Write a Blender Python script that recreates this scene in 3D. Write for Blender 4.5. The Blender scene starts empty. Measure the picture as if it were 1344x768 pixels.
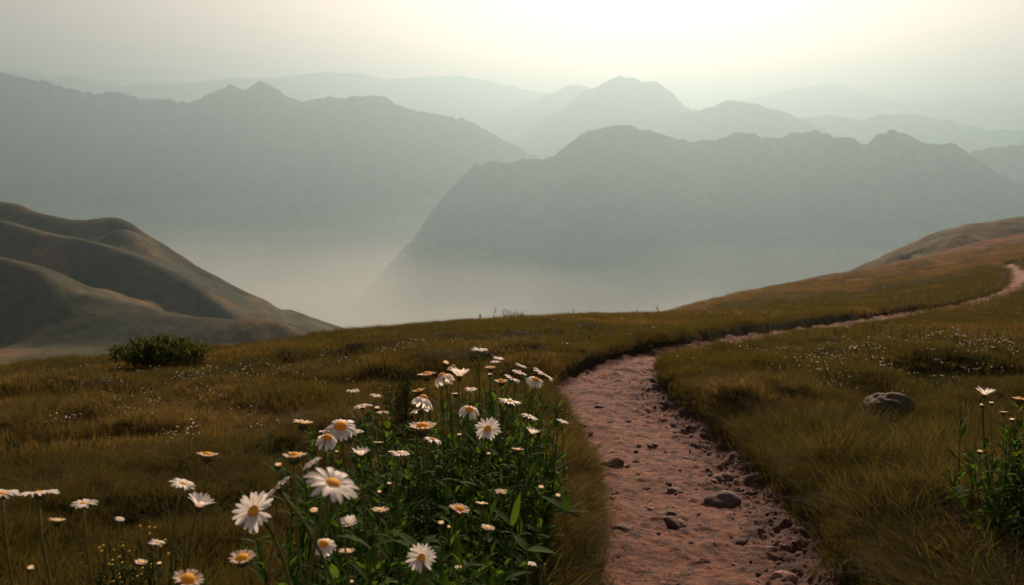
import bpy, math, random
import numpy as np
R = math.radians
rng = np.random.default_rng(7)
random.seed(7)
scene = bpy.context.scene
COL = scene.collection

# ------------------------------------------------------------------ camera
F = 1164.0; CX = 672.0; CY = 384.0; VH = 220.0
PITCH = math.atan((CY - VH) / F)
EYE = 1.2
cam_d = bpy.data.cameras.new('camera'); cam = bpy.data.objects.new('camera', cam_d); COL.objects.link(cam)
cam.location = (0, 0, EYE); cam.rotation_euler = (R(90) - PITCH, 0, 0)
cam_d.sensor_width = 36; cam_d.lens = 36 * F / 1344
cam_d.clip_start = 0.02; cam_d.clip_end = 60000
cam_d.dof.use_dof = True; cam_d.dof.focus_distance = 2.9; cam_d.dof.aperture_fstop = 7.0
scene.camera = cam
SP, CP = math.sin(PITCH), math.cos(PITCH)

def P(u, v, d):
    """world point seen at pixel (u, v) of the 1344x768 photograph, d metres ahead"""
    X = (u - CX) / F; U = (CY - v) / F
    y = CP + U * SP; z = -SP + U * CP
    k = d / y
    return np.array([X * k, d, z * k + EYE])

# ------------------------------------------------------------------ numpy helpers
def _h(i, j, s):
    n = (i.astype(np.int64) * 374761393 + j.astype(np.int64) * 668265263 + s * 974634777) & 0xffffffff
    n = ((n ^ (n >> 13)) * 1274126177) & 0xffffffff
    n = n ^ (n >> 16)
    return (n & 0xffffff) / float(0xffffff)

def vn(x, y, s=0):
    x = np.asarray(x, float); y = np.asarray(y, float)
    i = np.floor(x); j = np.floor(y); fx = x - i; fy = y - j
    fx = fx * fx * fx * (fx * (fx * 6 - 15) + 10); fy = fy * fy * fy * (fy * (fy * 6 - 15) + 10)
    a = _h(i, j, s); b = _h(i + 1, j, s); c = _h(i, j + 1, s); d = _h(i + 1, j + 1, s)
    return (a + (b - a) * fx) * (1 - fy) + (c + (d - c) * fx) * fy

def fbm(x, y, o=4, s=0, g=0.5):
    t = 0; A = 1; N = 0
    for k in range(o):
        t = t + A * (vn(x * 2 ** k + 13.7 * k, y * 2 ** k - 7.3 * k, s + k) * 2 - 1); N += A; A *= g
    return t / N

def ridged(x, y, o=4, s=0):
    t = 0; A = 1; N = 0
    for k in range(o):
        t = t + A * (1 - np.abs(vn(x * 2 ** k + 3.1 * k, y * 2 ** k, s + k) * 2 - 1)); N += A; A *= 0.5
    return t / N

def sst(a, b, x):
    t = np.clip((x - a) / (b - a), 0, 1)
    return t * t * (3 - 2 * t)

# ------------------------------------------------------------------ meadow surface
CTRL = [(-300,768,2.5),(0,768,2.6),(672,768,2.62),(1000,768,2.6),(1344,768,2.45),(1700,768,2.4),
 (-300,600,4.9),(0,600,4.9),(350,600,4.7),(672,600,4.6),(1000,600,4.5),(1344,600,4.2),(1700,600,4.0),
 (-300,530,8.0),(0,525,8.0),(300,505,8.0),(620,480,8.0),(850,474,7.9),(1100,475,7.6),(1344,480,7.2),(1700,480,6.8),
 (-300,500,12.5),(0,484,13.5),(150,471,13.5),(300,456,14),(450,441,15),(600,426,16.5),(700,419,18),(800,416,20),(880,413,22),
 (-300,590,26),(0,570,26),(300,550,27),(600,520,29),(700,495,32),(800,455,40),(880,428,46),
 (1050,434,12),(1200,411,19),(1290,394,26),(1345,380,32),(1600,360,32),(1600,410,15),(1345,440,11.5),(960,428,14),(960,411,26),(1100,400,28),(1220,384,38),(1335,355,46),(1320,347,58),(1600,300,60),
 (900,410,60),(1000,390,62),(1100,378,66),(1200,363,72),(1344,330,85),
 (880,419,105),(940,401,115),(1000,386,125),(1080,370,135),(1130,359,140),(1200,344,145),(1280,324,150),(1344,310,155),(1600,255,160),
 (800,470,120),(880,450,180),(1000,430,205),(1130,395,215),(1250,360,225),(1344,335,235),(1600,290,240),(300,600,150),(-300,640,150),(600,560,150)]
cp = np.array([P(*c) for c in CTRL]); cp[:, 2] -= 0.0
def _uv(x, y):
    yy = np.maximum(y, 1.8)
    return np.stack([np.clip(x / yy, -1.3, 1.3) * 2.2, np.log(yy)], -1)
cp[:, 2] -= .07 * np.clip((cp[:, 1] - 9) / 5, 0, 1)
Q = _uv(cp[:, 0], cp[:, 1]); zz = (cp[:, 2] - EYE) / cp[:, 1] + 1.2 / cp[:, 1]
n = len(Q)
def _k(r2): return np.where(r2 > 0, 0.5 * r2 * np.log(np.maximum(r2, 1e-12)), 0)
A = np.zeros((n + 3, n + 3))
A[:n, :n] = _k(((Q[:, None] - Q[None]) ** 2).sum(-1)) + np.eye(n) * 2e-3
A[:n, n] = 1; A[:n, n + 1:] = Q; A[n, :n] = 1; A[n + 1:, :n] = Q.T
W = np.linalg.solve(A, np.concatenate([zz, np.zeros(3)]))
def base_z(x, y):
    x = np.atleast_1d(np.asarray(x, float)); y = np.atleast_1d(np.asarray(y, float))
    out = np.zeros(x.shape); fx = x.ravel(); fy = y.ravel(); o = out.ravel()
    for a in range(0, len(fx), 60000):
        q = _uv(fx[a:a + 60000], fy[a:a + 60000])
        r2 = ((q[:, None] - Q[None]) ** 2).sum(-1)
        s = _k(r2) @ W[:n] + W[n] + q @ W[n + 1:]
        yy = np.maximum(fy[a:a + 60000], 1.8)
        o[a:a + 60000] = s * yy - 1.2 + EYE
    return o.reshape(x.shape)

def hit(u, v, dmin=1.6, dmax=120):
    ds = np.exp(np.linspace(math.log(dmin), math.log(dmax), 1200))
    p = np.array([P(u, v, d) for d in (1.0,)])[0]
    r = p - np.array([0, 0, EYE])
    x = r[0] * ds; z = r[2] * ds + EYE
    below = z < base_z(x, ds)
    i = int(np.argmax(below)) if below.any() else len(ds) - 1
    return np.array([x[i], ds[i]])

# path edges (pixels): left/upper edge and right/lower edge
PE = [((770,900),(1240,900)),((795,768),(1118,768)),((800,720),(1082,732)),((799,680),(1050,678)),((792,630),(1012,630)),((772,585),(972,587)),((758,544),(920,545)),
      ((734,505),(876,512)),((738,484),(866,490)),((770,468),(886,476)),((816,457),(921,464)),((912,446),(1007,449)),((983,437),(1060,442)),((1120,418),(1125,431)),
      ((1190,409),(1195,419)),((1250,399),(1262,409))]
L_ = [hit(*a) if a[1] <= 768 else P(a[0], a[1], 1.75)[:2] for a, b in PE]
R_ = [hit(*b) if b[1] <= 768 else P(b[0], b[1], 1.75)[:2] for a, b in PE]
mid = [(a + b) / 2 for a, b in zip(L_, R_)]
wid = [np.clip(np.linalg.norm(a - b) / 2 * (1.16 if k_ < 8 else 1), 0.36, 0.58 if k_ < 9 else .38) for k_, (a, b) in enumerate(zip(L_, R_))]
for (u, v) in ((1300,391),(1328,381),(1340,370),(1339,361),(1330,354),(1322,349),(1335,345),(1370,341),(1440,330)):
    p = hit(u, v); mid.append(p); wid.append(0.36 if u < 1335 else .5)
mid = [mid[0] + (mid[0] - mid[1]) * 2.0] + mid; wid = [wid[0]] + wid
mid = np.array(mid); wid = np.array(wid)
def catmull(p, per=24):
    out = []
    for i in range(len(p) - 1):
        p0 = p[max(i - 1, 0)]; p1 = p[i]; p2 = p[i + 1]; p3 = p[min(i + 2, len(p) - 1)]
        for t in np.linspace(0, 1, per, endpoint=False):
            out.append(0.5 * ((2 * p1) + (-p0 + p2) * t + (2 * p0 - 5 * p1 + 4 * p2 - p3) * t * t + (-p0 + 3 * p1 - 3 * p2 + p3) * t ** 3))
    out.append(p[-1]); return np.array(out)
CL = catmull(mid); CW = np.interp(np.linspace(0, len(wid) - 1, len(CL)), np.arange(len(wid)), wid)
for _ in range(10):
    CL[1:-1] = (CL[:-2] + 2 * CL[1:-1] + CL[2:]) / 4
CT = np.gradient(CL, axis=0); CT /= np.linalg.norm(CT, axis=1)[:, None] + 1e-9
def path_q(x, y):
    """distance to the path's centre in half widths, and metres beyond its edge"""
    sh = np.shape(x); fx = np.ravel(x); fy = np.ravel(y)
    q = np.full(fx.shape, 9.0); m = np.full(fx.shape, 9.0); sg = np.zeros(fx.shape)
    idx = np.where((fy < 75) & (fy > -2))[0]
    for a in range(0, len(idx), 20000):
        k = idx[a:a + 20000]
        d2 = (fx[k, None] - CL[None, :, 0]) ** 2 + (fy[k, None] - CL[None, :, 1]) ** 2
        j = d2.argmin(1); d = np.sqrt(d2[np.arange(len(k)), j]); w = CW[j]
        e = 0.09 * fbm(fx[k] * 1.7, fy[k] * 1.7, 3, 31)
        q[k] = d / w + e; m[k] = d - w + e * w
        T_ = CT[j]; sg[k] = T_[:, 0] * (fy[k] - CL[j, 1]) - T_[:, 1] * (fx[k] - CL[j, 0])
    path_q.side = sg.reshape(sh)
    return q.reshape(sh), m.reshape(sh)

def humm(x, y):
    far = 1 + 0.06 * np.maximum(y, 0)
    h = 0.12 * fbm(x * 1.15, y * 1.35, 3, 11) + 0.05 * fbm(x * 3.3, y * 3.3, 2, 21)
    h = h + 0.10 * np.maximum(0, fbm(x * .45 + 4, y * .45, 2, 41))
    h = h + sst(30, 80, y) * (0.5 * fbm(x * .06, y * .09, 4, 77)) 
    return h * np.minimum(far, 1.3) * (1 - .55 * sst(8, 14, y) * sst(40, 20, y))
def ground(x, y):
    q, m = path_q(x, y)
    pm = sst(1.10, 0.86, q)
    lip = 0.035 * np.exp(-((m - 0.16) / 0.13) ** 2) + (path_q.side > 0) * sst(8, 12, y) * sst(-.02, .16, m) * np.exp(-np.maximum(m - .16, 0) / .8) * (.12 + .002 * np.minimum(y, 60))
    carve = 0.15 - .09 * sst(7, 13, y)
    return base_z(x, y) + humm(x, y) * (1 - pm) * sst(0, .3 + 1.2 * sst(8, 12, y), m + .12) + lip - carve * pm, q, m

def tintf(x, y):
    """0 green .. 1 orange brown: the real colour of the turf"""
    t = 0.30 + 0.95 * fbm(x * .55, y * .55, 3, 51) + 0.25 * fbm(x * 2.6, y * 2.6, 2, 61) - 0.9 * 0
    t = t + 0.5 * np.clip(-humm(x, y) * 0 , -1, 1)
    u = x / np.maximum(y, .5)
    t = t - 0.38 * sst(0.15, 0.35, u) * sst(14, 9, y) - .10
    t = t - 0.25 * sst(0.05, .25, u) * sst(16, 25, y) * sst(60, 45, y)
    t = t + 0.55 * sst(45, 75, y)
    return np.clip(t, 0, 1)

# ------------------------------------------------------------------ object helpers
def mesh_np(name, V, Fq, mat=None, smooth=True, parent=None, link=True, uv=None):
    me = bpy.data.meshes.new(name)
    V = np.asarray(V, np.float32); Fq = np.asarray(Fq, np.int32)
    k = Fq.shape[1]
    me.vertices.add(len(V)); me.vertices.foreach_set('co', V.ravel())
    me.loops.add(Fq.size); me.loops.foreach_set('vertex_index', Fq.ravel())
    me.polygons.add(len(Fq)); me.polygons.foreach_set('loop_start', np.arange(0, Fq.size, k, dtype=np.int32))
    try: me.polygons.foreach_set('loop_total', np.full(len(Fq), k, np.int32))
    except Exception: pass
    me.polygons.foreach_set('use_smooth', np.full(len(Fq), smooth))
    me.update(calc_edges=True); me.validate()
    if mat: me.materials.append(mat)
    o = bpy.data.objects.new(name, me)
    if link: COL.objects.link(o)
    if parent: o.parent = parent
    return o
def gridfaces(nr, nc):
    i = np.arange(nr - 1)[:, None] * nc + np.arange(nc - 1)[None]
    i = i.ravel(); return np.stack([i, i + 1, i + nc + 1, i + nc], 1)
def fattr(o, name, data, dom='POINT', typ='FLOAT'):
    a = o.data.attributes.new(name, typ, dom)
    a.data.foreach_set('vector' if typ == 'FLOAT_VECTOR' else 'value', np.asarray(data).ravel().astype(np.int32 if typ == 'INT' else np.float32))
def tag(o, label=None, cat=None, group=None, kind=None):
    if label: o['label'] = label
    if cat: o['category'] = cat
    if group: o['group'] = group
    if kind: o['kind'] = kind
    return o
def empty(name, loc):
    o = bpy.data.objects.new(name, None); COL.objects.link(o); o.location = loc; o.empty_display_size = .05
    return o

# ------------------------------------------------------------------ materials
class NT:
    def __init__(s, name):
        s.m = bpy.data.materials.new(name); s.m.use_nodes = True; s.t = s.m.node_tree; s.t.nodes.clear()
        s.out = s.t.nodes.new('ShaderNodeOutputMaterial')
    def n(s, typ, **kw):
        nd = s.t.nodes.new('ShaderNode' + typ)
        for k, v in kw.items():
            if k.startswith('_'): setattr(nd, k[1:], v)
            else:
                key = k.replace('__', ' ') 
                s.set(nd.inputs[int(key[1:]) if key[0] == 'i' and key[1:].isdigit() else key], v)
        return nd
    def set(s, inp, v):
        if isinstance(v, bpy.types.NodeSocket): s.t.links.new(v, inp)
        else:
            if isinstance(v, tuple) and len(v) == 3 and inp.type == 'RGBA': v = v + (1,)
            inp.default_value = v
    def mix(s, f, a, b, bt='MIX'):
        nd = s.t.nodes.new('ShaderNodeMix'); nd.data_type = 'RGBA'; nd.blend_type = bt
        s.set(nd.inputs[0], f); s.set(nd.inputs[6], a); s.set(nd.inputs[7], b); return nd.outputs[2]
    def ramp(s, f, stops):
        nd = s.t.nodes.new('ShaderNodeValToRGB'); s.set(nd.inputs[0], f); cr = nd.color_ramp
        while len(cr.elements) < len(stops): cr.elements.new(0.5)
        for e, (p, c) in zip(cr.elements, stops):
            e.position = p; e.color = (c + (1,)) if isinstance(c, tuple) else (c, c, c, 1)
        return nd.outputs[0]
    def math(s, op, a, b=0.0, c=None):
        nd = s.t.nodes.new('ShaderNodeMath'); nd.operation = op; s.set(nd.inputs[0], a); s.set(nd.inputs[1], b)
        if c is not None: s.set(nd.inputs[2], c)
        return nd.outputs[0]
    def noise(s, scale, detail=4, rough=.55, vec=None, dist=0):
        nd = s.n('TexNoise', Scale=scale, Detail=detail, Roughness=rough, Distortion=dist)
        if vec is not None: s.set(nd.inputs['Vector'], vec)
        return nd.outputs[0]
    def pos(s): return s.n('NewGeometry').outputs['Position']
    def bump(s, h, strength=.5, dist=.02, nrm=None):
        nd = s.n('Bump', Strength=strength, Distance=dist, Height=h)
        if nrm is not None: s.set(nd.inputs['Normal'], nrm)
        return nd.outputs[0]
    def end(s, sh): s.t.links.new(sh, s.out.inputs['Surface']); return s.m
    def pbsdf(s, col, rough=.8, spec=.3, nrm=None, **kw):
        nd = s.n('BsdfPrincipled', Roughness=rough); s.set(nd.inputs['Base Color'], col)
        nd.inputs['Specular IOR Level'].default_value = spec
        if nrm is not None: s.set(nd.inputs['Normal'], nrm)
        for k, v in kw.items(): s.set(nd.inputs[k.replace('__', ' ')], v)
        return nd.outputs[0]
    def leafy(s, col, trans=.45, tcol=None, rough=.55, spec=.25, nrm=None):
        p = s.pbsdf(col, rough, spec, nrm)
        t = s.n('BsdfTranslucent'); s.set(t.inputs['Color'], tcol if tcol is not None else col)
        mx = s.n('MixShader'); mx.inputs[0].default_value = trans
        s.t.links.new(p, mx.inputs[1]); s.t.links.new(t.outputs[0], mx.inputs[2]); return mx.outputs[0]

GREEN = (.062, .078, .018); BROWN = (.150, .104, .032); STRAW = (.36, .26, .12)
def m_grass():
    m = NT('grass_blades')
    ti = m.n('Attribute', _attribute_type='INSTANCER', _attribute_name='tint').outputs['Fac']
    rn = m.n('Attribute', _attribute_type='INSTANCER', _attribute_name='rnd').outputs['Fac']
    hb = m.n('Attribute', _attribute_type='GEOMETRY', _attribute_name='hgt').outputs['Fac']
    br = m.n('Attribute', _attribute_type='GEOMETRY', _attribute_name='brn').outputs['Fac']
    f = m.math('ADD', ti, m.math('MULTIPLY', m.math('SUBTRACT', br, .5), 1.3))
    c = m.ramp(f, [(.1, GREEN), (.55, (.105, .066, .02)), (.85, BROWN), (1.0, STRAW)])
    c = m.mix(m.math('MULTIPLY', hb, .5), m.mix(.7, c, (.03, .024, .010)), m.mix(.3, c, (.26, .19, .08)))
    c = m.mix(1.0, c, m.ramp(rn, [(0, .7), (1, 1.15)]), 'MULTIPLY')
    return m.end(m.leafy(c, .5, m.mix(1.0, c, (1.35, 1.28, .68), 'MULTIPLY'), .75, .06))
def m_ground():
    m = NT('turf_soil')
    ti = m.n('Attribute', _attribute_type='GEOMETRY', _attribute_name='tint').outputs['Fac']
    p = m.pos()
    n1 = m.noise(9, 8, .7, p); n2 = m.noise(.35, 5, .6, p); n3 = m.noise(70, 3, .7, p)
    f = m.math('ADD', ti, m.math('MULTIPLY', m.math('SUBTRACT', n1, .5), 1.2))
    c = m.ramp(f, [(.05, (.030, .034, .010)), (.55, (.075, .044, .014)), (1.0, (.155, .062, .018))])
    c = m.mix(1.0, c, m.ramp(n3, [(.25, .45), (.75, 1.3)]), 'MULTIPLY')
    b = m.bump(m.math('ADD', m.math('MULTIPLY', n1, 1.5), n3), .9, .06)
    return m.end(m.pbsdf(c, .95, .05, b))
def m_path():
    m = NT('path_dirt')
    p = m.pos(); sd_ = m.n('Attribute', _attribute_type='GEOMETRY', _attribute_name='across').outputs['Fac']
    n1 = m.noise(2.2, 5, .6, p); n2 = m.noise(14, 8, .72, p, .4); n3 = m.noise(55, 6, .7, p); n4 = m.noise(180, 3, .6, p)
    c = m.ramp(n1, [(.3, (.15, .058, .028)), (.5, (.24, .096, .049)), (.72, (.345, .158, .088))])
    c = m.mix(m.ramp(n2, [(.42, .9), (.57, .0)]), c, (.070, .034, .025))
    c = m.mix(1.0, c, m.ramp(n3, [(.3, .62), (.65, 1.12)]), 'MULTIPLY')
    right_dark = m.ramp(m.math('ADD', m.math('MULTIPLY', sd_, .5), m.math('MULTIPLY', m.noise(5, 5, .65, p), .9)), [(.62, 0.0), (.86, .75)])
    c = m.mix(right_dark, c, (.085, .046, .036))  # patchy blend to darker brown, growing toward the path's right side
    h = m.math('ADD', m.math('MULTIPLY', n2, 2.2), m.math('ADD', m.math('MULTIPLY', n3, .9), m.math('MULTIPLY', n4, .3)))
    return m.end(m.pbsdf(c, .88, .25, m.bump(h, 1.0, .022)))
def m_rock(name, c1, c2, moss=None):
    m = NT(name); p = m.n('TexCoord').outputs['Object']
    n1 = m.noise(18, 8, .7, p); n2 = m.noise(60, 5, .7, p)
    c = m.ramp(n1, [(.3, c1), (.7, c2)])
    if moss: c = m.mix(m.ramp(m.noise(9, 6, .7, p), [(.42, 0.0), (.55, .85)]), c, moss)
    c = m.mix(1.0, c, m.ramp(n2, [(.3, .7), (.7, 1.15)]), 'MULTIPLY')
    return m.end(m.pbsdf(c, .85, .3, m.bump(m.math('ADD', n1, n2), .8, .012)))
def m_hill(name, c1, c2, c3, sc=.02, bd=3.0):
    m = NT(name); p = m.pos()
    n1 = m.noise(sc, 7, .6, p, .5); n2 = m.noise(sc * 9, 7, .7, p); n3 = m.noise(sc * 50, 4, .7, p)
    c = m.ramp(n1, [(.3, c1), (.5, c2), (.7, c3)])
    c = m.mix(1.0, c, m.ramp(n2, [(.35, .55), (.65, 1.3)]), 'MULTIPLY')
    c = m.mix(1.0, c, m.ramp(n3, [(.35, .7), (.65, 1.2)]), 'MULTIPLY')
    h = m.math('ADD', m.math('MULTIPLY', n2, 1.0), m.math('MULTIPLY', n3, .5))
    return m.end(m.pbsdf(c, .95, .05, m.bump(h, .6, bd)))
def m_simple(name, col, rough=.6, spec=.3, trans=0, tcol=None, var=.25, scale=60):
    m = NT(name); p = m.n('TexCoord').outputs['Object']
    c = m.mix(1.0, col, m.ramp(m.noise(scale, 4, .6, p), [(.3, 1 - var), (.7, 1 + var)]), 'MULTIPLY')
    if trans: return m.end(m.leafy(c, trans, tcol, rough, spec))
    return m.end(m.pbsdf(c, rough, spec))
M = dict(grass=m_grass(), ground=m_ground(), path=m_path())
M['stone'] = m_rock('path_stone', (.06, .042, .036), (.17, .105, .08))
M['stone_pale'] = m_rock('pale_path_stone', (.26, .15, .11), (.40, .25, .19))
M['boulder'] = m_rock('boulder_stone', (.035, .03, .02), (.105, .08, .05), (.045, .042, .016))
M['hill'] = m_hill('hillside_turf', (.018, .032, .018), (.05, .048, .022), (.15, .092, .034), .024, 1.4)
M['hill_near'] = m_hill('near_hillside_turf', (.055, .055, .022), (.11, .078, .035), (.16, .095, .035), .05, .8)
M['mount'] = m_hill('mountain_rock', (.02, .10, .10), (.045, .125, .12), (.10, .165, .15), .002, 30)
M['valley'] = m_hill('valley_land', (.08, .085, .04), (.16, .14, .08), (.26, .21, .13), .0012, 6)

# ------------------------------------------------------------------ light, sky, haze
SUN_EL, SUN_AZ = 29.0, 9.0          # azimuth to the right of straight ahead
sd = np.array([math.sin(R(SUN_AZ)) * math.cos(R(SUN_EL)), math.cos(R(SUN_AZ)) * math.cos(R(SUN_EL)), math.sin(R(SUN_EL))])
sun_d = bpy.data.lights.new('sun', 'SUN'); sun = bpy.data.objects.new('sun', sun_d); COL.objects.link(sun)
sun_d.energy = 5.0; sun_d.angle = R(0.6); sun_d.color = (1.0, .735, .55)
from mathutils import Vector
sun.rotation_euler = Vector(sd).to_track_quat('Z', 'Y').to_euler()
w = bpy.data.worlds.new('World'); scene.world = w; w.use_nodes = True
nt = w.node_tree; bg = nt.nodes['Background']
sky = nt.nodes.new('ShaderNodeTexSky'); sky.sky_type = 'NISHITA'; sky.sun_disc = False
sky.sun_elevation = R(SUN_EL); sky.sun_rotation = R(SUN_AZ); sky.altitude = 1800
sky.air_density = 1.0; sky.dust_density = 6.0; sky.ozone_density = 1.0
tn = nt.nodes.new('ShaderNodeMix'); tn.data_type = 'RGBA'; tn.blend_type = 'MULTIPLY'; tn.inputs[0].default_value = 1
tn.inputs[7].default_value = (1.0, .465, .33, 1); nt.links.new(sky.outputs[0], tn.inputs[6])
nt.links.new(tn.outputs[2], bg.inputs[0]); bg.inputs[1].default_value = 0.1
scene.view_settings.view_transform = 'Standard'; scene.view_settings.look = 'None'
scene.view_settings.exposure = 1.18; scene.view_settings.gamma = 1

HZ = bpy.data.materials.new('haze_air'); HZ.use_nodes = True; t = HZ.node_tree; t.nodes.clear()
o_ = t.nodes.new('ShaderNodeOutputMaterial'); pv = t.nodes.new('ShaderNodeVolumePrincipled')
pv.inputs['Color'].default_value = (.262, .388, .435, 1); pv.inputs['Density'].default_value = 3.5e-4
pv.inputs['Anisotropy'].default_value = .62
pv.inputs['Density Attribute'].default_value = ''
t.links.new(pv.outputs[0], o_.inputs['Volume'])
try: HZ.cycles.homogeneous_volume = True
except Exception: pass
def box(name, lo, hi, mat):
    V = [(x, y, z) for x in (lo[0], hi[0]) for y in (lo[1], hi[1]) for z in (lo[2], hi[2])]
    Fc = [(0, 1, 3, 2), (4, 6, 7, 5), (0, 4, 5, 1), (2, 3, 7, 6), (0, 2, 6, 4), (1, 5, 7, 3)]
    return mesh_np(name, V, Fc, mat, False)
FLOOR = -850.0
hz = box('haze', (-16500, -1500, FLOOR - 12), (16500, 17500, 1060), HZ)
tag(hz, kind='stuff')

# ------------------------------------------------------------------ distant land
vx = np.linspace(-16000, 16000, 160); vy = np.linspace(-1200, 17000, 120)
X, Y = np.meshgrid(vx, vy); Z = FLOOR + 18 * fbm(X / 900, Y / 900, 4, 5) 
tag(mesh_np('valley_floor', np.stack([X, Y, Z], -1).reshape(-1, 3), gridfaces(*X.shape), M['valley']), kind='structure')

def slopeline(pts, name, D, g, seed, nc=420, wig=.06, jag=2.0, ext=260, end_drop=(0, 0), spur=.4, cap=None):
    pts = sorted(pts); us = np.array([p[0] for p in pts], float); vs = np.array([p[1] for p in pts], float)
    u = np.linspace(us[0] - ext, us[-1] + ext, nc)
    v = np.interp(u, us, vs)
    v = v + np.where(u < us[0], (us[0] - u) * end_drop[0], 0) + np.where(u > us[-1], (u - us[-1]) * end_drop[1], 0)
    v = v + 2.0 * jag * fbm(u / 30, u * 0 + seed, 4, seed, .6) + 3.2 * jag * (ridged(u / 16, u * 0 + seed, 3, seed + 5) - .62) * (.4 + 1.2 * vn(u / 60, u * 0, seed))
    Dc = D * (1 + wig * fbm(u / 160, u * 0 + 3.3, 3, seed + 9))
    Xc = (u - CX) / F; U = (CY - v) / F
    zc = Dc * (-SP + U * CP) / (CP + U * SP) + EYE
    xr = Xc / (CP + U * SP)
    H = np.maximum(zc - FLOOR + 30, 5)
    nr = 110; tt = np.concatenate([-np.linspace(1, 0, 80, endpoint=False) ** 1.25, np.linspace(0, 1, nr - 80)])
    Wd = H / g
    Yg = Dc[None] + tt[:, None] * Wd[None].max(); Xg = xr[None] * Dc[None] * np.ones_like(Yg)
    Xg = Xg + 0.0 * Yg
    dist = np.abs(tt)[:, None] * Wd.max()
    L = D * .085
    wx = Xg + 0.8 * L * fbm(Xg / L, Yg / L, 3, seed + 3)
    sp = ridged(wx / (L * 1.6), Yg / (L * 3), 4, seed + 1)
    fall = dist * g * (1.0 + spur * (0.62 - sp) * 2)
    Zg = zc[None] - fall + (D * .006) * fbm(Xg / (L * .5), Yg / (L * .5), 4, seed + 2) * sst(0, .2, np.abs(tt))[:, None]
    Zg = np.maximum(Zg, FLOOR - 25)
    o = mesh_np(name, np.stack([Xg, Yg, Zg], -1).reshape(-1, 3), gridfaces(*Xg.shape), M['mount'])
    return tag(o, kind='structure')
L1 = [(400,455),(450,412),(500,360),(540,313),(565,281),(590,250),(608,230),(625,216),(650,213),(672,214),(700,211),(727,206),(745,190),(770,173),(785,167),(800,165),(820,163),(850,170),(880,180),(910,185),(940,182),(960,176),(975,173),(990,175),(1010,181),(1030,177),(1050,172),(1065,170),(1085,176),(1110,188),(1140,188),(1155,180),(1172,172),(1185,175),(1200,181),(1212,188),(1235,193),(1255,190),(1270,199),(1290,215),(1320,235),(1350,243),(1420,262)]
L6 = [(1180,240),(1230,222),(1276,202),(1300,194),(1325,191),(1360,188),(1420,175)]
L2 = [(-60,88),(0,95),(40,104),(80,113),(110,125),(140,122),(170,126),(200,130),(235,134),(250,136),(270,126),(300,116),(322,117),(340,107),(360,115),(380,128),(400,133),(430,127),(460,128),(490,124),(505,128),(520,136),(545,145),(570,150),(600,158),(630,166),(660,184),(700,205),(760,240),(840,300)]
L4 = [(700,205),(760,180),(820,161),(845,152),(870,155),(900,147),(930,141),(945,136),(960,131),(985,134),(1000,139),(1030,149),(1050,156),(1075,168),(1110,185),(1200,230)]
L3 = [(620,210),(672,184),(700,170),(725,152),(745,138),(765,118),(785,111),(800,104),(820,100),(840,106),(860,108),(880,120),(900,141),(930,155),(990,185)]
L3b = [(560,190),(620,165),(660,150),(700,132),(725,122),(750,111),(770,114),(800,118),(840,135),(900,160)]
L5 = [(980,180),(1030,160),(1060,153),(1100,153),(1130,158),(1160,150),(1200,152),(1230,156),(1260,162),(1300,170),(1360,172),(1430,165)]
L7 = [(-60,90),(0,92),(60,101),(95,97),(120,104),(160,113),(200,110),(240,108),(290,106),(330,103),(430,95),(480,99),(505,105),(560,101),(600,99),(640,108),(700,120),(780,132)]
L8 = [(880,150),(940,138),(1000,128),(1030,118),(1060,114),(1090,110),(1120,116),(1150,126),(1200,135),(1260,130),(1344,138),(1400,134)]
slopeline(L1, 'mountain_ridge', 2700, 1.9, 101, 520, .05, 2.6, end_drop=(2.2, .4))
slopeline(L6, 'mountain_shoulder', 3400, 1.0, 111, 260, .04, 2.5, end_drop=(.5, -.1))
slopeline(L2, 'mountain_range', 3900, 1.3, 121, 560, .07, 2.0, end_drop=(-.1, .6), spur=.55)
slopeline(L4, 'middle_mountain', 4700, .55, 131, 360, .05, 1.6, end_drop=(.4, .4))
slopeline(L3, 'high_peak', 5400, .6, 141, 360, .05, 1.8, end_drop=(.5, .5))
slopeline(L5, 'low_mountain', 5700, .5, 151, 300, .05, 1.4, end_drop=(.5, -.1))
slopeline(L3b, 'far_peak', 6800, .5, 161, 300, .05, 1.4, end_drop=(.4, .5))
slopeline(L7, 'far_mountains', 8700, .5, 171, 420, .05, 1.4, end_drop=(0, .3))
slopeline(L8, 'farthest_mountains', 9200, .5, 181, 360, .05, 1.2, end_drop=(.3, -.05))

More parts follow.
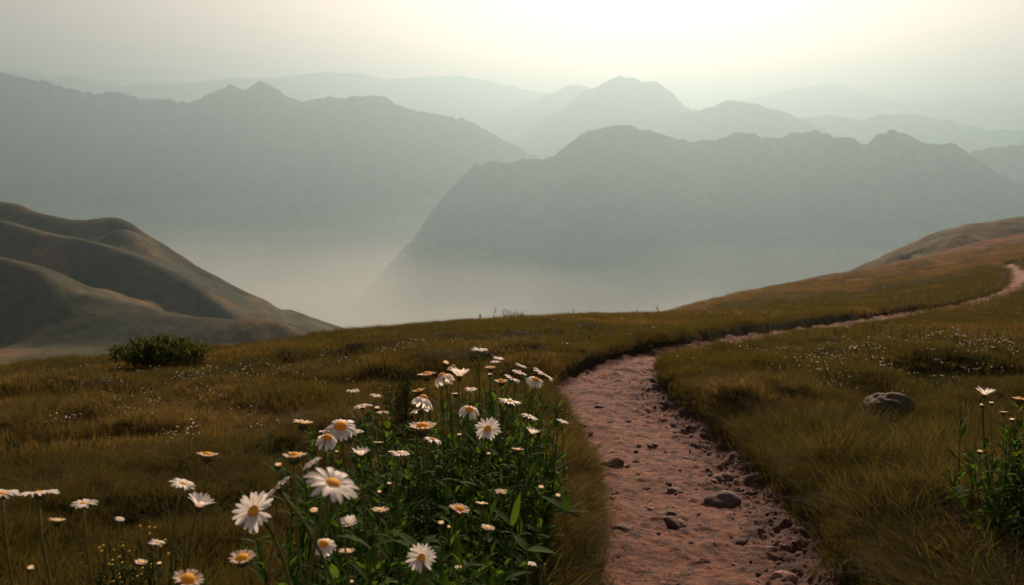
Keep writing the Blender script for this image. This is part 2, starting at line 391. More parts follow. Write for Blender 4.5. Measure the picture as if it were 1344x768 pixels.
def spurland(name, spurs, K, a0, a1, y0, y1, na, ny, floorz, mat, nz=(0, 1), gul=(0, 1), ksm=6.0):
    y0 *= K; y1 *= K; gul = (gul[0], gul[1] * K); nz = (nz[0] * K, nz[1] * K); ksm *= K
    a = np.linspace(a0, a1, na); y = np.exp(np.linspace(math.log(y0), math.log(y1), ny))
    Ag, Yg = np.meshgrid(a, y); Xg = Ag * Yg
    Zs = []
    for (pts, sl, rnd, bk) in spurs:
        rnd *= K; pl = np.array([P(p[0], p[1], p[2] * K) for p in pts]); pl = catmull(pl, 8)
        sls = np.interp(np.linspace(0, 1, len(pl)), np.linspace(0, 1, len(sl)), sl)
        best = np.full(Xg.shape, 1e18); zc = np.zeros(Xg.shape); sg = np.zeros(Xg.shape); sgn = np.zeros(Xg.shape)
        for i in range(len(pl) - 1):
            p, q = pl[i], pl[i + 1]; dx, dy = q[0] - p[0], q[1] - p[1]; l2 = dx * dx + dy * dy + 1e-9
            tt = np.clip(((Xg - p[0]) * dx + (Yg - p[1]) * dy) / l2, 0, 1)
            ex = Xg - p[0] - tt * dx; ey = Yg - p[1] - tt * dy; d2 = ex * ex + ey * ey
            k = d2 < best; best = np.where(k, d2, best); zc = np.where(k, p[2] + tt * (q[2] - p[2]), zc)
            sg = np.where(k, sls[i] + tt * (sls[i + 1] - sls[i]), sg); sgn = np.where(k, np.sign(dx * ey - dy * ex), sgn)
        d = np.sqrt(best)
        warp = 1 + gul[0] * (ridged(Xg / gul[1], Yg / (gul[1] * 3.5), 3, 7) - .6) * sst(0, rnd * 2.5, d)
        warp = np.clip(warp, .6, 1.5)
        warp = np.where(sgn > 0, np.maximum(warp, 1), warp)
        s2 = np.where(sgn > 0, bk, sg)
        zz_ = zc - s2 * (np.sqrt(d * d + rnd * rnd) - rnd) * warp
        Zs.append(zz_)
    Zs.append(np.full(Xg.shape, floorz) + 0.0 * Xg if np.isscalar(floorz) else floorz(Xg, Yg))
    S = np.stack(Zs); mx = S.max(0)
    Zg = mx + ksm * np.log(np.exp((S - mx) / ksm).sum(0)) - ksm * .3
    Zg = Zg + nz[0] * fbm(Xg / nz[1], Yg / nz[1], 5, 9)
    o = mesh_np(name, np.stack([Xg, Yg, Zg], -1).reshape(-1, 3), gridfaces(*Xg.shape), mat)
    return tag(o, kind='structure')
zpl = P(100, 466, 215)[2]
def lf(X, Y):
    pl = zpl - 0.17 * (Y - 215) - .9 * np.maximum(0, X + .33 * Y) - .5 * np.maximum(0, Y - 290)
    return np.maximum(pl - 1.2 * np.maximum(0, 165 - Y), FLOOR - 20)
spurland('left_hill', [
  ([(-420,190,1040),(-200,235,1000),(0,263,950),(40,275,940),(80,285,930),(115,287,920),(150,286,900),(172,294,890),(200,312,880),(230,332,872),(260,352,860),(300,374,845),(330,390,838),(345,412,830),(370,430,825),(387,441,820),(402,455,817),(430,485,814),(465,570,810),(520,720,800)], [.85, .85, .85], 12, 1.5),
  ([(-350,240,830),(-150,272,800),(0,290,780),(60,305,770),(130,318,762),(190,340,752),(240,365,740),(280,392,728),(310,415,715),(350,440,700)], [.9, .9, .85], 7, .35),
  ([(160,300,850),(215,350,800),(255,392,760),(270,412,740)], [.6, .6], 8, .6),
  ([(-300,300,660),(-100,318,640),(0,335,620),(50,355,605),(90,378,590),(150,392,580),(220,409,570),(280,417,560),(330,419,560)], [.85, .9, .30, .26], 5, .4),
  ([(285,421,520),(330,415,515),(360,420,512),(385,434,508),(405,449,500)], [.5, .5], 8, .6),
 ], .5, -1.1, -.12, 260, 1500, 420, 420, lf, M['hill'], (2.0, 30), (.55, 60), 3.0)
spurland('right_hill', [
  ([(1060,395,300),(1130,352,300),(1160,336,298),(1200,318,295),(1225,305,292),(1250,298,290),(1290,289,288),(1344,282,285),(1500,262,280),(1800,240,280)], [.55, .5, .45], 12, .6),
  ([(1180,372,270),(1230,325,268),(1262,306,272)], [.5, .5], 5, .5),
 ], 1.0, .25, 1.2, 205, 480, 320, 260, -90, M['hill_near'], (1.2, 14), (1.3, 18), 1.2)

MS = bpy.data.materials.new('valley_mist'); MS.use_nodes = True; t = MS.node_tree; t.nodes.clear()
o_ = t.nodes.new('ShaderNodeOutputMaterial'); pv = t.nodes.new('ShaderNodeVolumePrincipled')
pv.inputs['Color'].default_value = (.76, .80, .75, 1); pv.inputs['Density'].default_value = 1.7e-4
pv.inputs['Anisotropy'].default_value = .5; pv.inputs['Density Attribute'].default_value = ''
t.links.new(pv.outputs[0], o_.inputs['Volume']); MS.cycles.homogeneous_volume = True
for k, (top, tilt_, dn_) in enumerate(((255, -.045, 1.0), (290, -.04, 2.6), (325, -.032, 5.5), (350, -.022, 9.0), (380, -.008, 16.0))):
    # a layer of valley mist with a gently rolling top
    gx = np.linspace(-8000, 8000, 70); gy = np.linspace(780 + 3 * k, 5200 - 40 * k, 60); Xm, Ym = np.meshgrid(gx, gy)
    Zm = -top - tilt_ * Ym + 45 * fbm(Xm / 700, Ym / 500, 3, 300 + k) * sst(780, 1600, Ym); nT = Xm.size; ny_, nx_ = Xm.shape
    Zb = np.full(Xm.shape, FLOOR - 6.0 + .7 * k); Vt = np.concatenate([np.stack([Xm, Ym, Zm], -1).reshape(-1, 3), np.stack([Xm, Ym, Zb], -1).reshape(-1, 3)])
    gf = gridfaces(ny_, nx_); idx = np.arange(nT).reshape(ny_, nx_); rim = np.concatenate([idx[0, :], idx[1:, -1], idx[-1, -2::-1], idx[-2:0:-1, 0]])
    r2 = np.roll(rim, -1); sideq = np.stack([rim, rim + nT, r2 + nT, r2], 1)
    mk_ = MS.copy(); mk_.cycles.homogeneous_volume = True; [n_ for n_ in mk_.node_tree.nodes if n_.bl_idname == 'ShaderNodeVolumePrincipled'][0].inputs['Density'].default_value = dn_ * 1e-4
    tag(mesh_np('valley_mist', Vt, np.concatenate([gf, gf[:, ::-1] + nT, sideq]), mk_), kind='stuff')

# river glint in the valley
wp = []
for k in range(48):
    a = k / 48 * 2 * math.pi; r = 1 + .35 * math.sin(3 * a + 1) + .2 * math.sin(5 * a)
    wp.append((28 * 0 + r * math.cos(a) * 62, r * math.sin(a) * 75))
c0 = P(500, 391, 850/((391-220)/1164))
V = [(c0[0], c0[1], FLOOR + 22)] + [(c0[0] + x, c0[1] + y, FLOOR + 22) for x, y in wp]
Fc = [(0, 1 + k, 1 + (k + 1) % 48) for k in range(48)]
m = NT('river_water')
M['water'] = m.end(m.pbsdf((.25, .25, .22), .22, .8, m.bump(m.noise(.12, 4, .6, m.pos()), 1, 6)))
tag(mesh_np('water', V, Fc, M['water'], False), kind='structure')

# ------------------------------------------------------------------ meadow mesh
na, ny = 760, 980
a = np.linspace(-1.25, 1.25, na); y = np.exp(np.linspace(math.log(.5), math.log(262), ny))
Ag, Yg = np.meshgrid(a, y); Xg = Ag * np.maximum(Yg, 1.0)
Zg, qg, mg = ground(Xg, Yg)
mead = mesh_np('meadow_ground', np.stack([Xg, Yg, Zg], -1).reshape(-1, 3), gridfaces(ny, na), M['ground'])
fattr(mead, 'tint', tintf(Xg, Yg)); tag(mead, kind='structure')

# path sheet
seg = np.r_[0, np.cumsum(np.linalg.norm(np.diff(CL, axis=0), axis=1))]
s_ = [0.0]
while s_[-1] < seg[-1]:
    yy = np.interp(s_[-1], seg, CL[:, 1]); s_.append(s_[-1] + max(.006, .0026 * max(yy, 1.0)))
s_ = np.array(s_[:-1]); cx = np.interp(s_, seg, CL[:, 0]); cy = np.interp(s_, seg, CL[:, 1]); cw = np.interp(s_, seg, CW)
tx = np.gradient(cx); ty = np.gradient(cy); l = np.hypot(tx, ty); nx, nyv = -ty / l, tx / l
cc = np.linspace(-1.18, 1.18, 150)
PX = cx[:, None] + nx[:, None] * cc * cw[:, None]; PY = cy[:, None] + nyv[:, None] * cc * cw[:, None]
def path_z(x, y, c):
    carve = 0.15 - .09 * sst(7, 13, y)
    z = base_z(x, y) - carve + .02
    z = z + .045 * np.clip(np.abs(c) - .55, 0, 1) ** 1.3 * 2
    rb = .45 + 1.3 * sst(-.15, -.85, c) + .5 * sst(.6, .95, c)
    z = z + .034 * fbm(x * 2.3, y * 2.3, 3, 71) + rb * (.024 * fbm(x * 7, y * 7, 3, 72) + .013 * fbm(x * 24, y * 24, 3, 73, .65) + .012 * np.maximum(0, ridged(x * 13, y * 13, 2, 74) - .6))
    r = ridged(x * 5 + y * 2.5, y * 3.0, 3, 75); z = z + .02 * sst(.62, .9, r) * (fbm(x * 3, y * 3, 2, 76) * .5 + .5)
    return z
PZ = path_z(PX, PY, cc[None] * np.ones_like(PX))
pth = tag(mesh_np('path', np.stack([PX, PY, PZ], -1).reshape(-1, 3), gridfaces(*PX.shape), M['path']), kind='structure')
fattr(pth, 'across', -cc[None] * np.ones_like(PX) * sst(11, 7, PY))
# ------------------------------------------------------------------ grass (one uncountable mass)
HID = bpy.data.collections.new('tuft_sources')
def blades(nb, rad, hmin, hmax, wid_, droop, seed, seg=3, lean=0.0, stalk=0.0):
    g = np.random.default_rng(seed); V = []; Fc = []; H = []; B = []
    for b in range(nb):
        r = rad * math.sqrt(g.random()); th = g.random() * 6.283; bx, by = r * math.cos(th), r * math.sin(th)
        az = th + g.normal(0, .9); h = g.uniform(hmin, hmax); w_ = wid_ * g.uniform(.6, 1.25)
        out = droop * g.uniform(.3, 1.2) * h + lean * h * .2; ux, uy = math.cos(az), math.sin(az)
        ux += lean * .8; fa = g.random() * 6.283; px, py = math.cos(fa), math.sin(fa); br = g.random()
        base = len(V)
        for k in range(seg + 1):
            t = k / seg; zz_ = h * (t - .28 * droop * t * t * 1.3); o = out * t ** 1.8
            ww = w_ * (1 - t) ** .7 * .5 if k < seg else 0
            cxp, cyp = bx + ux * o, by + uy * o
            if k < seg:
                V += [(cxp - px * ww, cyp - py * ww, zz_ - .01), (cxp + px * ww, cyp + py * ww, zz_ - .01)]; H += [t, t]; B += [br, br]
            else: V.append((cxp, cyp, zz_ - .01)); H.append(1); B.append(br)
        for k in range(seg - 1): a_ = base + 2 * k; Fc.append((a_, a_ + 1, a_ + 3, a_ + 2))
        a_ = base + 2 * (seg - 1); Fc.append((a_, a_ + 1, a_ + 2, a_ + 2))
    return V, Fc, H, B
def tuft(name, *a, **k):
    V, Fc, H, B = blades(*a, **k)
    me = bpy.data.meshes.new(name); me.from_pydata(V, [], [f if f[2] != f[3] else f[:3] for f in Fc])
    me.materials.append(M['grass']); o = bpy.data.objects.new(name, me); HID.objects.link(o)
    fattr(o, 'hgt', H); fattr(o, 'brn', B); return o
for k in range(3): tuft('tuft_%d' % k, 70, .075, .02, .065, .0021, .5, 300 + k)                # 0-2 short fine
for k in range(2): tuft('tuft_%d' % (3 + k), 110, .085, .09, .17, .0025, .95, 320 + k, 4)         # 3-4 tussock
for k in range(3): tuft('tuft_%d' % (5 + k), 90, .17, .025, .07, .0040, .4, 340 + k, 2)           # 5-7 mid distance
for k in range(2): tuft('tuft_%d' % (8 + k), 80, .42, .03, .085, .009, .4, 360 + k, 2)            # 8-9 far
for k in range(2): tuft('tuft_%s' % 'ab'[k], 26, .06, .015, .04, .0075, 1.3, 380 + k, 3)                # 10-11 low broad-leaved turf
tuft('tuft_c', 5, .09, .11, .2, .0015, .35, 390, 4)                                              # 12 dead straw

gt = bpy.data.node_groups.new('scatter', 'GeometryNodeTree')
gt.interface.new_socket('Geometry', in_out='INPUT', socket_type='NodeSocketGeometry')
gt.interface.new_socket('Geometry', in_out='OUTPUT', socket_type='NodeSocketGeometry')
gi = gt.nodes.new('NodeGroupInput'); go = gt.nodes.new('NodeGroupOutput')
ci = gt.nodes.new('GeometryNodeCollectionInfo'); ci.inputs['Collection'].default_value = HID
ci.inputs['Separate Children'].default_value = True; ci.inputs['Reset Children'].default_value = True
ip = gt.nodes.new('GeometryNodeInstanceOnPoints'); ip.inputs['Pick Instance'].default_value = True
def na_(nm, ty):
    x = gt.nodes.new('GeometryNodeInputNamedAttribute'); x.data_type = ty; x.inputs['Name'].default_value = nm
    return [o for o in x.outputs if o.enabled][0]
gt.links.new(gi.outputs[0], ip.inputs['Points']); gt.links.new(ci.outputs[0], ip.inputs['Instance'])
gt.links.new(na_('var', 'INT'), ip.inputs['Instance Index'])
eu = gt.nodes.new('FunctionNodeEulerToRotation'); gt.links.new(na_('rot', 'FLOAT_VECTOR'), eu.inputs[0])
gt.links.new(eu.outputs[0], ip.inputs['Rotation']); gt.links.new(na_('scl', 'FLOAT_VECTOR'), ip.inputs['Scale'])
gt.links.new(ip.outputs[0], go.inputs[0])

def spread(y0, y1, dens, amax=.78, amin=-.78):
    """random ground points, dens per square metre"""
    area = (amax - amin) / 2 * (y1 * y1 - y0 * y0); nn = int(area * dens)
    yy = np.sqrt(rng.random(nn) * (y1 * y1 - y0 * y0) + y0 * y0); aa = rng.uniform(amin, amax, nn)
    return aa * yy, yy
pts = []
def add(x, y, var, scl, minq=1.0, tilt=.18, zoff=0.0, hs=None, dtint=0.0):
    z, q, m = ground(x, y)
    k = q > minq
    x, y, z, q, m = x[k], y[k], z[k], q[k], m[k]; var = var[k]; scl = scl[k]
    hs = np.ones(len(x)) if hs is None else hs[k]
    hm = humm(x, y)
    lng = np.clip(.5 + 1.6 * fbm(x * .9, y * .9, 2, 81), 0, 1)
    sz = scl * hs * (.75 + .5 * lng)
    # combing direction of the sward, downhill to the lower left
    ax = tilt * (fbm(x * .5, y * .5, 2, 82) + .4 * rng.normal(size=len(x))) - tilt * .5
    ay = tilt * (fbm(x * .5, y * .5, 2, 83) + .4 * rng.normal(size=len(x))) - tilt * .6
    rz = rng.uniform(0, 6.283, len(x))
    T = np.clip(tintf(x, y) + dtint + .12 * rng.normal(size=len(x)) + hm * 1.8, 0, 1)
    pts.append((np.stack([x, y, z + zoff], 1), var, np.stack([ax, ay, rz], 1), np.stack([scl, scl, sz], 1), T, rng.random(len(x))))
def rv(lo, hi, n): return rng.integers(lo, hi + 1, n)
x, y = spread(1.3, 4.2, 900, .80, -.80); add(x, y, rv(0, 2, len(x)), rng.uniform(.75, 1.25, len(x)), 1.04)
x, y = spread(1.6, 5.0, 60, .85, .32); add(x, y, rv(3, 4, len(x)), rng.uniform(1.0, 1.7, len(x)), 1.25, .35)
x, y = spread(1.3, 6.5, 70, .85, -.80); k = fbm(x * .8, y * .8, 2, 91) > -.05; x, y = x[k], y[k]
add(x, y, rv(3, 4, len(x)), rng.uniform(.6, 1.05, len(x)), 1.1)
x, y = spread(1.3, 9, 220, .85, -.80); k = fbm(x * 1.1 + 5, y * 1.1, 3, 97) > .0; x, y = x[k], y[k]; add(x, y, rv(10, 11, len(x)), rng.uniform(.8, 1.5, len(x)), 1.1, .2, 0, None, -.45)
x, y = spread(1.5, 14, 12, .85, -.80); add(x, y, rv(12, 12, len(x)), rng.uniform(.5, 1.0, len(x)), 1.1, .3, 0, None, .5)
x, y = spread(4.2, 8.0, 420); add(x, y, rv(0, 2, len(x)), rng.uniform(1.0, 1.5, len(x)), 1.04)
x, y = spread(6.0, 20, 115); add(x, y, rv(5, 7, len(x)), rng.uniform(.75, 1.25, len(x)), 1.22, .12)
x, y = spread(18, 48, 22, .8, -.1); add(x, y, rv(8, 9, len(x)), rng.uniform(.8, 1.3, len(x)), 1.25, .08)
x, y = spread(44, 100, 4, .8, .12); add(x, y, rv(8, 9, len(x)), rng.uniform(1.3, 2.0, len(x)), 1.9, .06)
# overhanging tussocks along both banks of the path
def bank(s0, s1, per_m, off, sc_lo, sc_hi, vlo, vhi, spread_=.09, dt=0):
    nn = int((s1 - s0) * per_m); s = rng.uniform(s0, s1, nn)
    X_ = np.interp(s, seg, CL[:, 0]); Y_ = np.interp(s, seg, CL[:, 1]); w_ = np.interp(s, seg, CW)
    dx = np.interp(s + .05, seg, CL[:, 0]) - X_; dy = np.interp(s + .05, seg, CL[:, 1]) - Y_; l_ = np.hypot(dx, dy) + 1e-9
    sd_ = np.where(rng.random(nn) < .5, -1, 1); o_2 = w_ * 1.0 + off + np.abs(rng.normal(0, spread_, nn))
    X_ = X_ - dy / l_ * o_2 * sd_; Y_ = Y_ + dx / l_ * o_2 * sd_
    add(X_, Y_, rv(vlo, vhi, nn), rng.uniform(sc_lo, sc_hi, nn), .97, .3, 0, None, dt)
sy = lambda yv: float(np.interp(yv, CL[:, 1], seg))
bank(0, sy(6.5), 130, .05, .75, 1.25, 3, 4, .10, -.05); bank(0, sy(5.2), 60, .14, 1.3, 1.9, 3, 4, .18, -.1)
bank(0, sy(7.5), 260, .0, .9, 1.4, 0, 2, .10)
bank(sy(6), sy(10), 150, .03, .55, .9, 5, 7, .12); bank(sy(10), sy(16), 60, .08, .4, .6, 5, 7, .12)

nn = 2600; s = rng.uniform(sy(9.5), sy(50), nn); X_ = np.interp(s, seg, CL[:, 0]) + rng.normal(0, .3, nn); Y_ = np.interp(s, seg, CL[:, 1]) + rng.normal(0, .3, nn)
add(X_, Y_, rv(5, 7, nn), rng.uniform(.25, .6, nn), .62, .2)      # turf creeping over the disused edges far off
cat = [np.concatenate([p[i] for p in pts]) for i in range(6)]
def scatter(name, cat):
    me = bpy.data.meshes.new(name); me.vertices.add(len(cat[0])); me.vertices.foreach_set('co', cat[0].astype(np.float32).ravel())
    o = bpy.data.objects.new(name, me); COL.objects.link(o)
    fattr(o, 'var', cat[1], typ='INT'); fattr(o, 'rot', cat[2], typ='FLOAT_VECTOR'); fattr(o, 'scl', cat[3], typ='FLOAT_VECTOR')
    fattr(o, 'tint', cat[4]); fattr(o, 'rnd', cat[5])
    md = o.modifiers.new('scatter', 'NODES'); md.node_group = gt; me.materials.append(M['grass']); return o
print('tufts', len(cat[0]))
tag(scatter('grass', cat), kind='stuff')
# ------------------------------------------------------------------ plants and stones as individual things
M['petal'] = m_simple('daisy_petal', (.88, .84, .76), .5, .15, .5, (.92, .87, .76), .06, 90)
M['petal_tan'] = m_simple('short_daisy_petal', (.84, .70, .50), .5, .1, .5, (.9, .76, .52), .12, 200)
M['disc'] = m_simple('daisy_disc', (.86, .42, .04), .7, .1, .3, (.9, .42, .03), .3, 900)
M['disc_tan'] = m_simple('tan_disc', (.84, .60, .26), .8, .1, .3, (.88, .6, .28), .3, 900)
M['stem'] = m_simple('daisy_stem', (.12, .13, .045), .6, .1, .35, (.2, .2, .05), .25, 60)
M['leaf'] = m_simple('daisy_leaf', (.032, .07, .012), .75, .04, .4, (.085, .16, .012), .3, 40)
M['leaf_dark'] = m_simple('dark_leaf', (.018, .028, .007), .8, .02, .3, (.05, .08, .015), .35, 30)
M['forb'] = m_simple('forb_leaf', (.038, .05, .010), .8, .02, .35, (.10, .12, .02), .35, 30)
M['yellow'] = m_simple('yellow_floret', (.62, .48, .04), .6, .2, .3, (.7, .52, .04), .1, 100)
M['twig'] = m_simple('dark_twig', (.045, .032, .02), .8, .1, 0, None, .3, 80)
M['calyx'] = m_simple('daisy_calyx', (.075, .07, .03), .7, .2, .15, (.12, .09, .03), .3, 300)

def frame(nv):
    nv = np.asarray(nv, float); nv = nv / np.linalg.norm(nv)
    a_ = np.array([1., 0, 0]) if abs(nv[0]) < .8 else np.array([0, 1., 0])
    e1 = np.cross(nv, a_); e1 /= np.linalg.norm(e1); e2 = np.cross(nv, e1); return e1, e2, nv
def simple(name, V, Fc, mat, parent=None, smooth=True):
    me = bpy.data.meshes.new(name); me.from_pydata([tuple(map(float, v)) for v in V], [], Fc); me.materials.append(mat)
    if smooth: me.polygons.foreach_set('use_smooth', [True] * len(me.polygons))
    o = bpy.data.objects.new(name, me); COL.objects.link(o)
    if parent: o.parent = parent
    return o
def tube(V, Fc, pts_, r0, r1, ns=6):
    pts_ = np.asarray(pts_, float); nP = len(pts_); b = len(V)
    for k, p in enumerate(pts_):
        d = pts_[min(k + 1, nP - 1)] - pts_[max(k - 1, 0)]; e1, e2, _ = frame(d); r = r0 + (r1 - r0) * k / (nP - 1)
        for j in range(ns):
            an = j / ns * 6.2832; V.append(p + (e1 * math.cos(an) + e2 * math.sin(an)) * r)
    for k in range(nP - 1):
        for j in range(ns):
            Fc.append((b + k * ns + j, b + k * ns + (j + 1) % ns, b + (k + 1) * ns + (j + 1) % ns, b + (k + 1) * ns + j))
    Fc.append(tuple(b + (nP - 1) * ns + j for j in range(ns)))
def lathe(V, Fc, c, e1, e2, nv, prof, ns=14, wob=0.0):
    b = len(V)
    for (r, h) in prof:
        for j in range(ns):
            an = j / ns * 6.2832; rr = r * (1 + wob * math.sin(j * 5.1 + h * 900))
            V.append(c + (e1 * math.cos(an) + e2 * math.sin(an)) * rr + nv * h)
    for k in range(len(prof) - 1):
        for j in range(ns):
            Fc.append((b + k * ns + j, b + k * ns + (j + 1) % ns, b + (k + 1) * ns + (j + 1) % ns, b + (k + 1) * ns + j))
    Fc.append(tuple(b + (len(prof) - 1) * ns + j for j in range(ns)))
def leaf(V, Fc, base, dir_, up, L_, w_, droop=.5, nseg=5, fold=.25):
    """a lanceolate leaf with a folded midrib"""
    dir_ = np.asarray(dir_, float); dir_ /= np.linalg.norm(dir_); up = np.asarray(up, float)
    side = np.cross(dir_, up); side /= np.linalg.norm(side) + 1e-9; up = np.cross(side, dir_)
    b = len(V); p = np.array(base, float); an = 0.0
    for k in range(nseg + 1):
        t_ = k / nseg; ww = w_ * .5 * (math.sin(math.pi * min(1, t_ * .93 + .07) ** .8) ** .9 + .02)
        d = dir_ * math.cos(an) - up * math.sin(an); u_ = up * math.cos(an) + dir_ * math.sin(an)
        V += [p - side * ww + u_ * fold * ww, p.copy(), p + side * ww + u_ * fold * ww]
        p = p + d * (L_ / nseg); an += droop / nseg
    for k in range(nseg):
        for j in range(2): Fc.append((b + 3 * k + j, b + 3 * k + j + 1, b + 3 * k + j + 4, b + 3 * k + j + 3))

def curve(p0, p1, d1, n_=9, bend=.35):
    """from root p0 (going up) to head p1 arriving along d1"""
    p0 = np.asarray(p0, float); p1 = np.asarray(p1, float); L_ = np.linalg.norm(p1 - p0)
    c1 = p0 + np.array([0, 0, 1.]) * L_ * .4; c2 = p1 - np.asarray(d1) * L_ * bend
    t_ = np.linspace(0, 1, n_)[:, None]
    return (1 - t_) ** 3 * p0 + 3 * (1 - t_) ** 2 * t_ * c1 + 3 * (1 - t_) * t_ * t_ * c2 + t_ ** 3 * p1

KIND = {  # petal start angle, end angle, petal length / R, petals, disc radius / R, disc height / R, petal material, disc material
 'flat':  (10, -26, 1.0, 19, .27, .12, 'petal', 'disc'),
 'face':  (8, -4, 1.0, 20, .29, .13, 'petal', 'disc'),
 'cup':   (48, 30, 1.0, 21, .22, .10, 'petal', 'disc'),
 'droop': (-12, -62, 1.0, 17, .36, .26, 'petal', 'disc'),
 'reflex':(-35, -80, 1.15, 15, .36, .28, 'petal', 'disc'),
 'back':  (5, -38, 1.0, 22, .28, .16, 'petal', 'disc'),
 'crown': (26, 0, .66, 19, .54, .38, 'petal_tan', 'disc'),
 'short': (24, -4, .62, 20, .52, .2, 'petal_tan', 'disc_tan'),
 'bud':   (78, 96, .40, 14, .62, .34, 'petal_tan', 'disc_tan'),
}
def daisy(u, v, w, d, kind, lean, face, label, base=None, nl=6, grp='white daisies in flower along the path edge', leaves=True):
    e0, e1_, pl, npet, dr, dh, pm_, dm = KIND[kind]
    g = np.random.default_rng(int(u * 31 + v * 17)); H = P(u, v, d); Rr = w * d / F / 2
    if kind in ('bud', 'crown', 'short'): Rr *= 1.0
    nv = np.array([lean, -face, 1.0]); nv /= np.linalg.norm(nv)
    if base is None: bx, by = H[0] + g.normal(0, .04) - lean * .08, H[1] + abs(g.normal(0, .05)) + .03
    else: bx, by = base
    gz = float(ground(np.array([bx]), np.array([by]))[0][0]); gz = min(gz, H[2] - .1)
    t0 = empty('daisy', (bx, by, gz)); tag(t0, label, 'daisy', grp)
    O = np.array([bx, by, gz]); h = H - O; c1, c2, nn_ = frame(nv)
    hs = Rr * (.75 if kind in ('bud', 'short', 'crown') else .36)
    cen = h; stem_top = cen - nn_ * hs
    V, Fc = [], []; pc = curve((0, 0, -.01), stem_top, nn_, 10, .22); rs = max(.0011, min(.0030, Rr * .085)) ; tube(V, Fc, pc, rs * 1.25, rs, 6)
    simple('stem', V, Fc, M['stem'], t0)
    V, Fc = [], []
    q_ = dr * Rr
    lathe(V, Fc, cen, c1, c2, nn_, [(rs * 1.1, -hs), (q_ * .55, -hs * .93), (q_ * 1.0, -hs * .6), (q_ * 1.12, -hs * .25), (q_ * 1.02, -.02 * Rr), (q_ * .6, .0)], 12, .03)
    simple('calyx', V, Fc, M['calyx'], t0)
    V, Fc = [], []
    lathe(V, Fc, cen, c1, c2, nn_, [(q_ * 1.0, -.01 * Rr)] + [(q_ * math.cos(a_) * (1 + .04 * g.normal()), dh * Rr * math.sin(a_) + .01 * Rr) for a_ in np.linspace(0.12, 1.45, 7)], 16, .05)
    simple('disc', V, Fc, M[dm], t0)
    V, Fc = [], []
    for k in range(npet):
        an = (k + g.normal(0, .13)) / npet * 6.2832; rad = c1 * math.cos(an) + c2 * math.sin(an); tan_ = np.cross(nn_, rad)
        Lp = Rr * (pl if kind in ('bud', 'crown', 'short') else pl * (1 - dr * .75)) * g.uniform(.86, 1.08); wp_ = Rr * 6.2832 / npet * (.36 if npet > 18 else .40) * g.uniform(.85, 1.15)
        s0 = R(e0 + g.normal(0, 6)); s1 = R(e1_ + g.normal(0, 12)); tw = g.normal(0, .18)
        if g.random() < .05: continue
        p = cen + rad * q_ * .88 + nn_ * (.01 * Rr * (k % 3)); b = len(V); ns_ = 5
        for i in range(ns_ + 1):
            t_ = i / ns_; an2 = s0 + (s1 - s0) * t_; dd = rad * math.cos(an2) + nn_ * math.sin(an2); up_ = nn_ * math.cos(an2) - rad * math.sin(an2)
            ww = wp_ * [.45, .8, 1.0, 1.02, .85, .35][i]; sd2 = tan_ * math.cos(tw * t_) + up_ * math.sin(tw * t_)
            V += [p - sd2 * ww + up_ * ww * .22, p - up_ * 0.0, p + sd2 * ww + up_ * ww * .22]
            p = p + dd * Lp / ns_
        for i in range(ns_):
            for j in range(2): Fc.append((b + 3 * i + j, b + 3 * i + j + 1, b + 3 * i + j + 4, b + 3 * i + j + 3))
    simple('petals', V, Fc, M[pm_], t0)
    if leaves and nl:
        V, Fc = [], []
        for k in range(nl):
            t_ = g.uniform(.08, .72); i = t_ * 9; i0 = int(i); p = pc[i0] + (pc[i0 + 1] - pc[i0]) * (i - i0)
            az = k * 2.4 + g.normal(0, .4); ln_ = g.uniform(.035, .07) * (1.25 - t_)
            leaf(V, Fc, p, (math.cos(az), math.sin(az), g.uniform(.5, 1.2)), (0, 0, 1), ln_, ln_ * .22, g.uniform(.3, .9), 4)
        simple('leaves', V, Fc, M['leaf'], t0)
    return t0

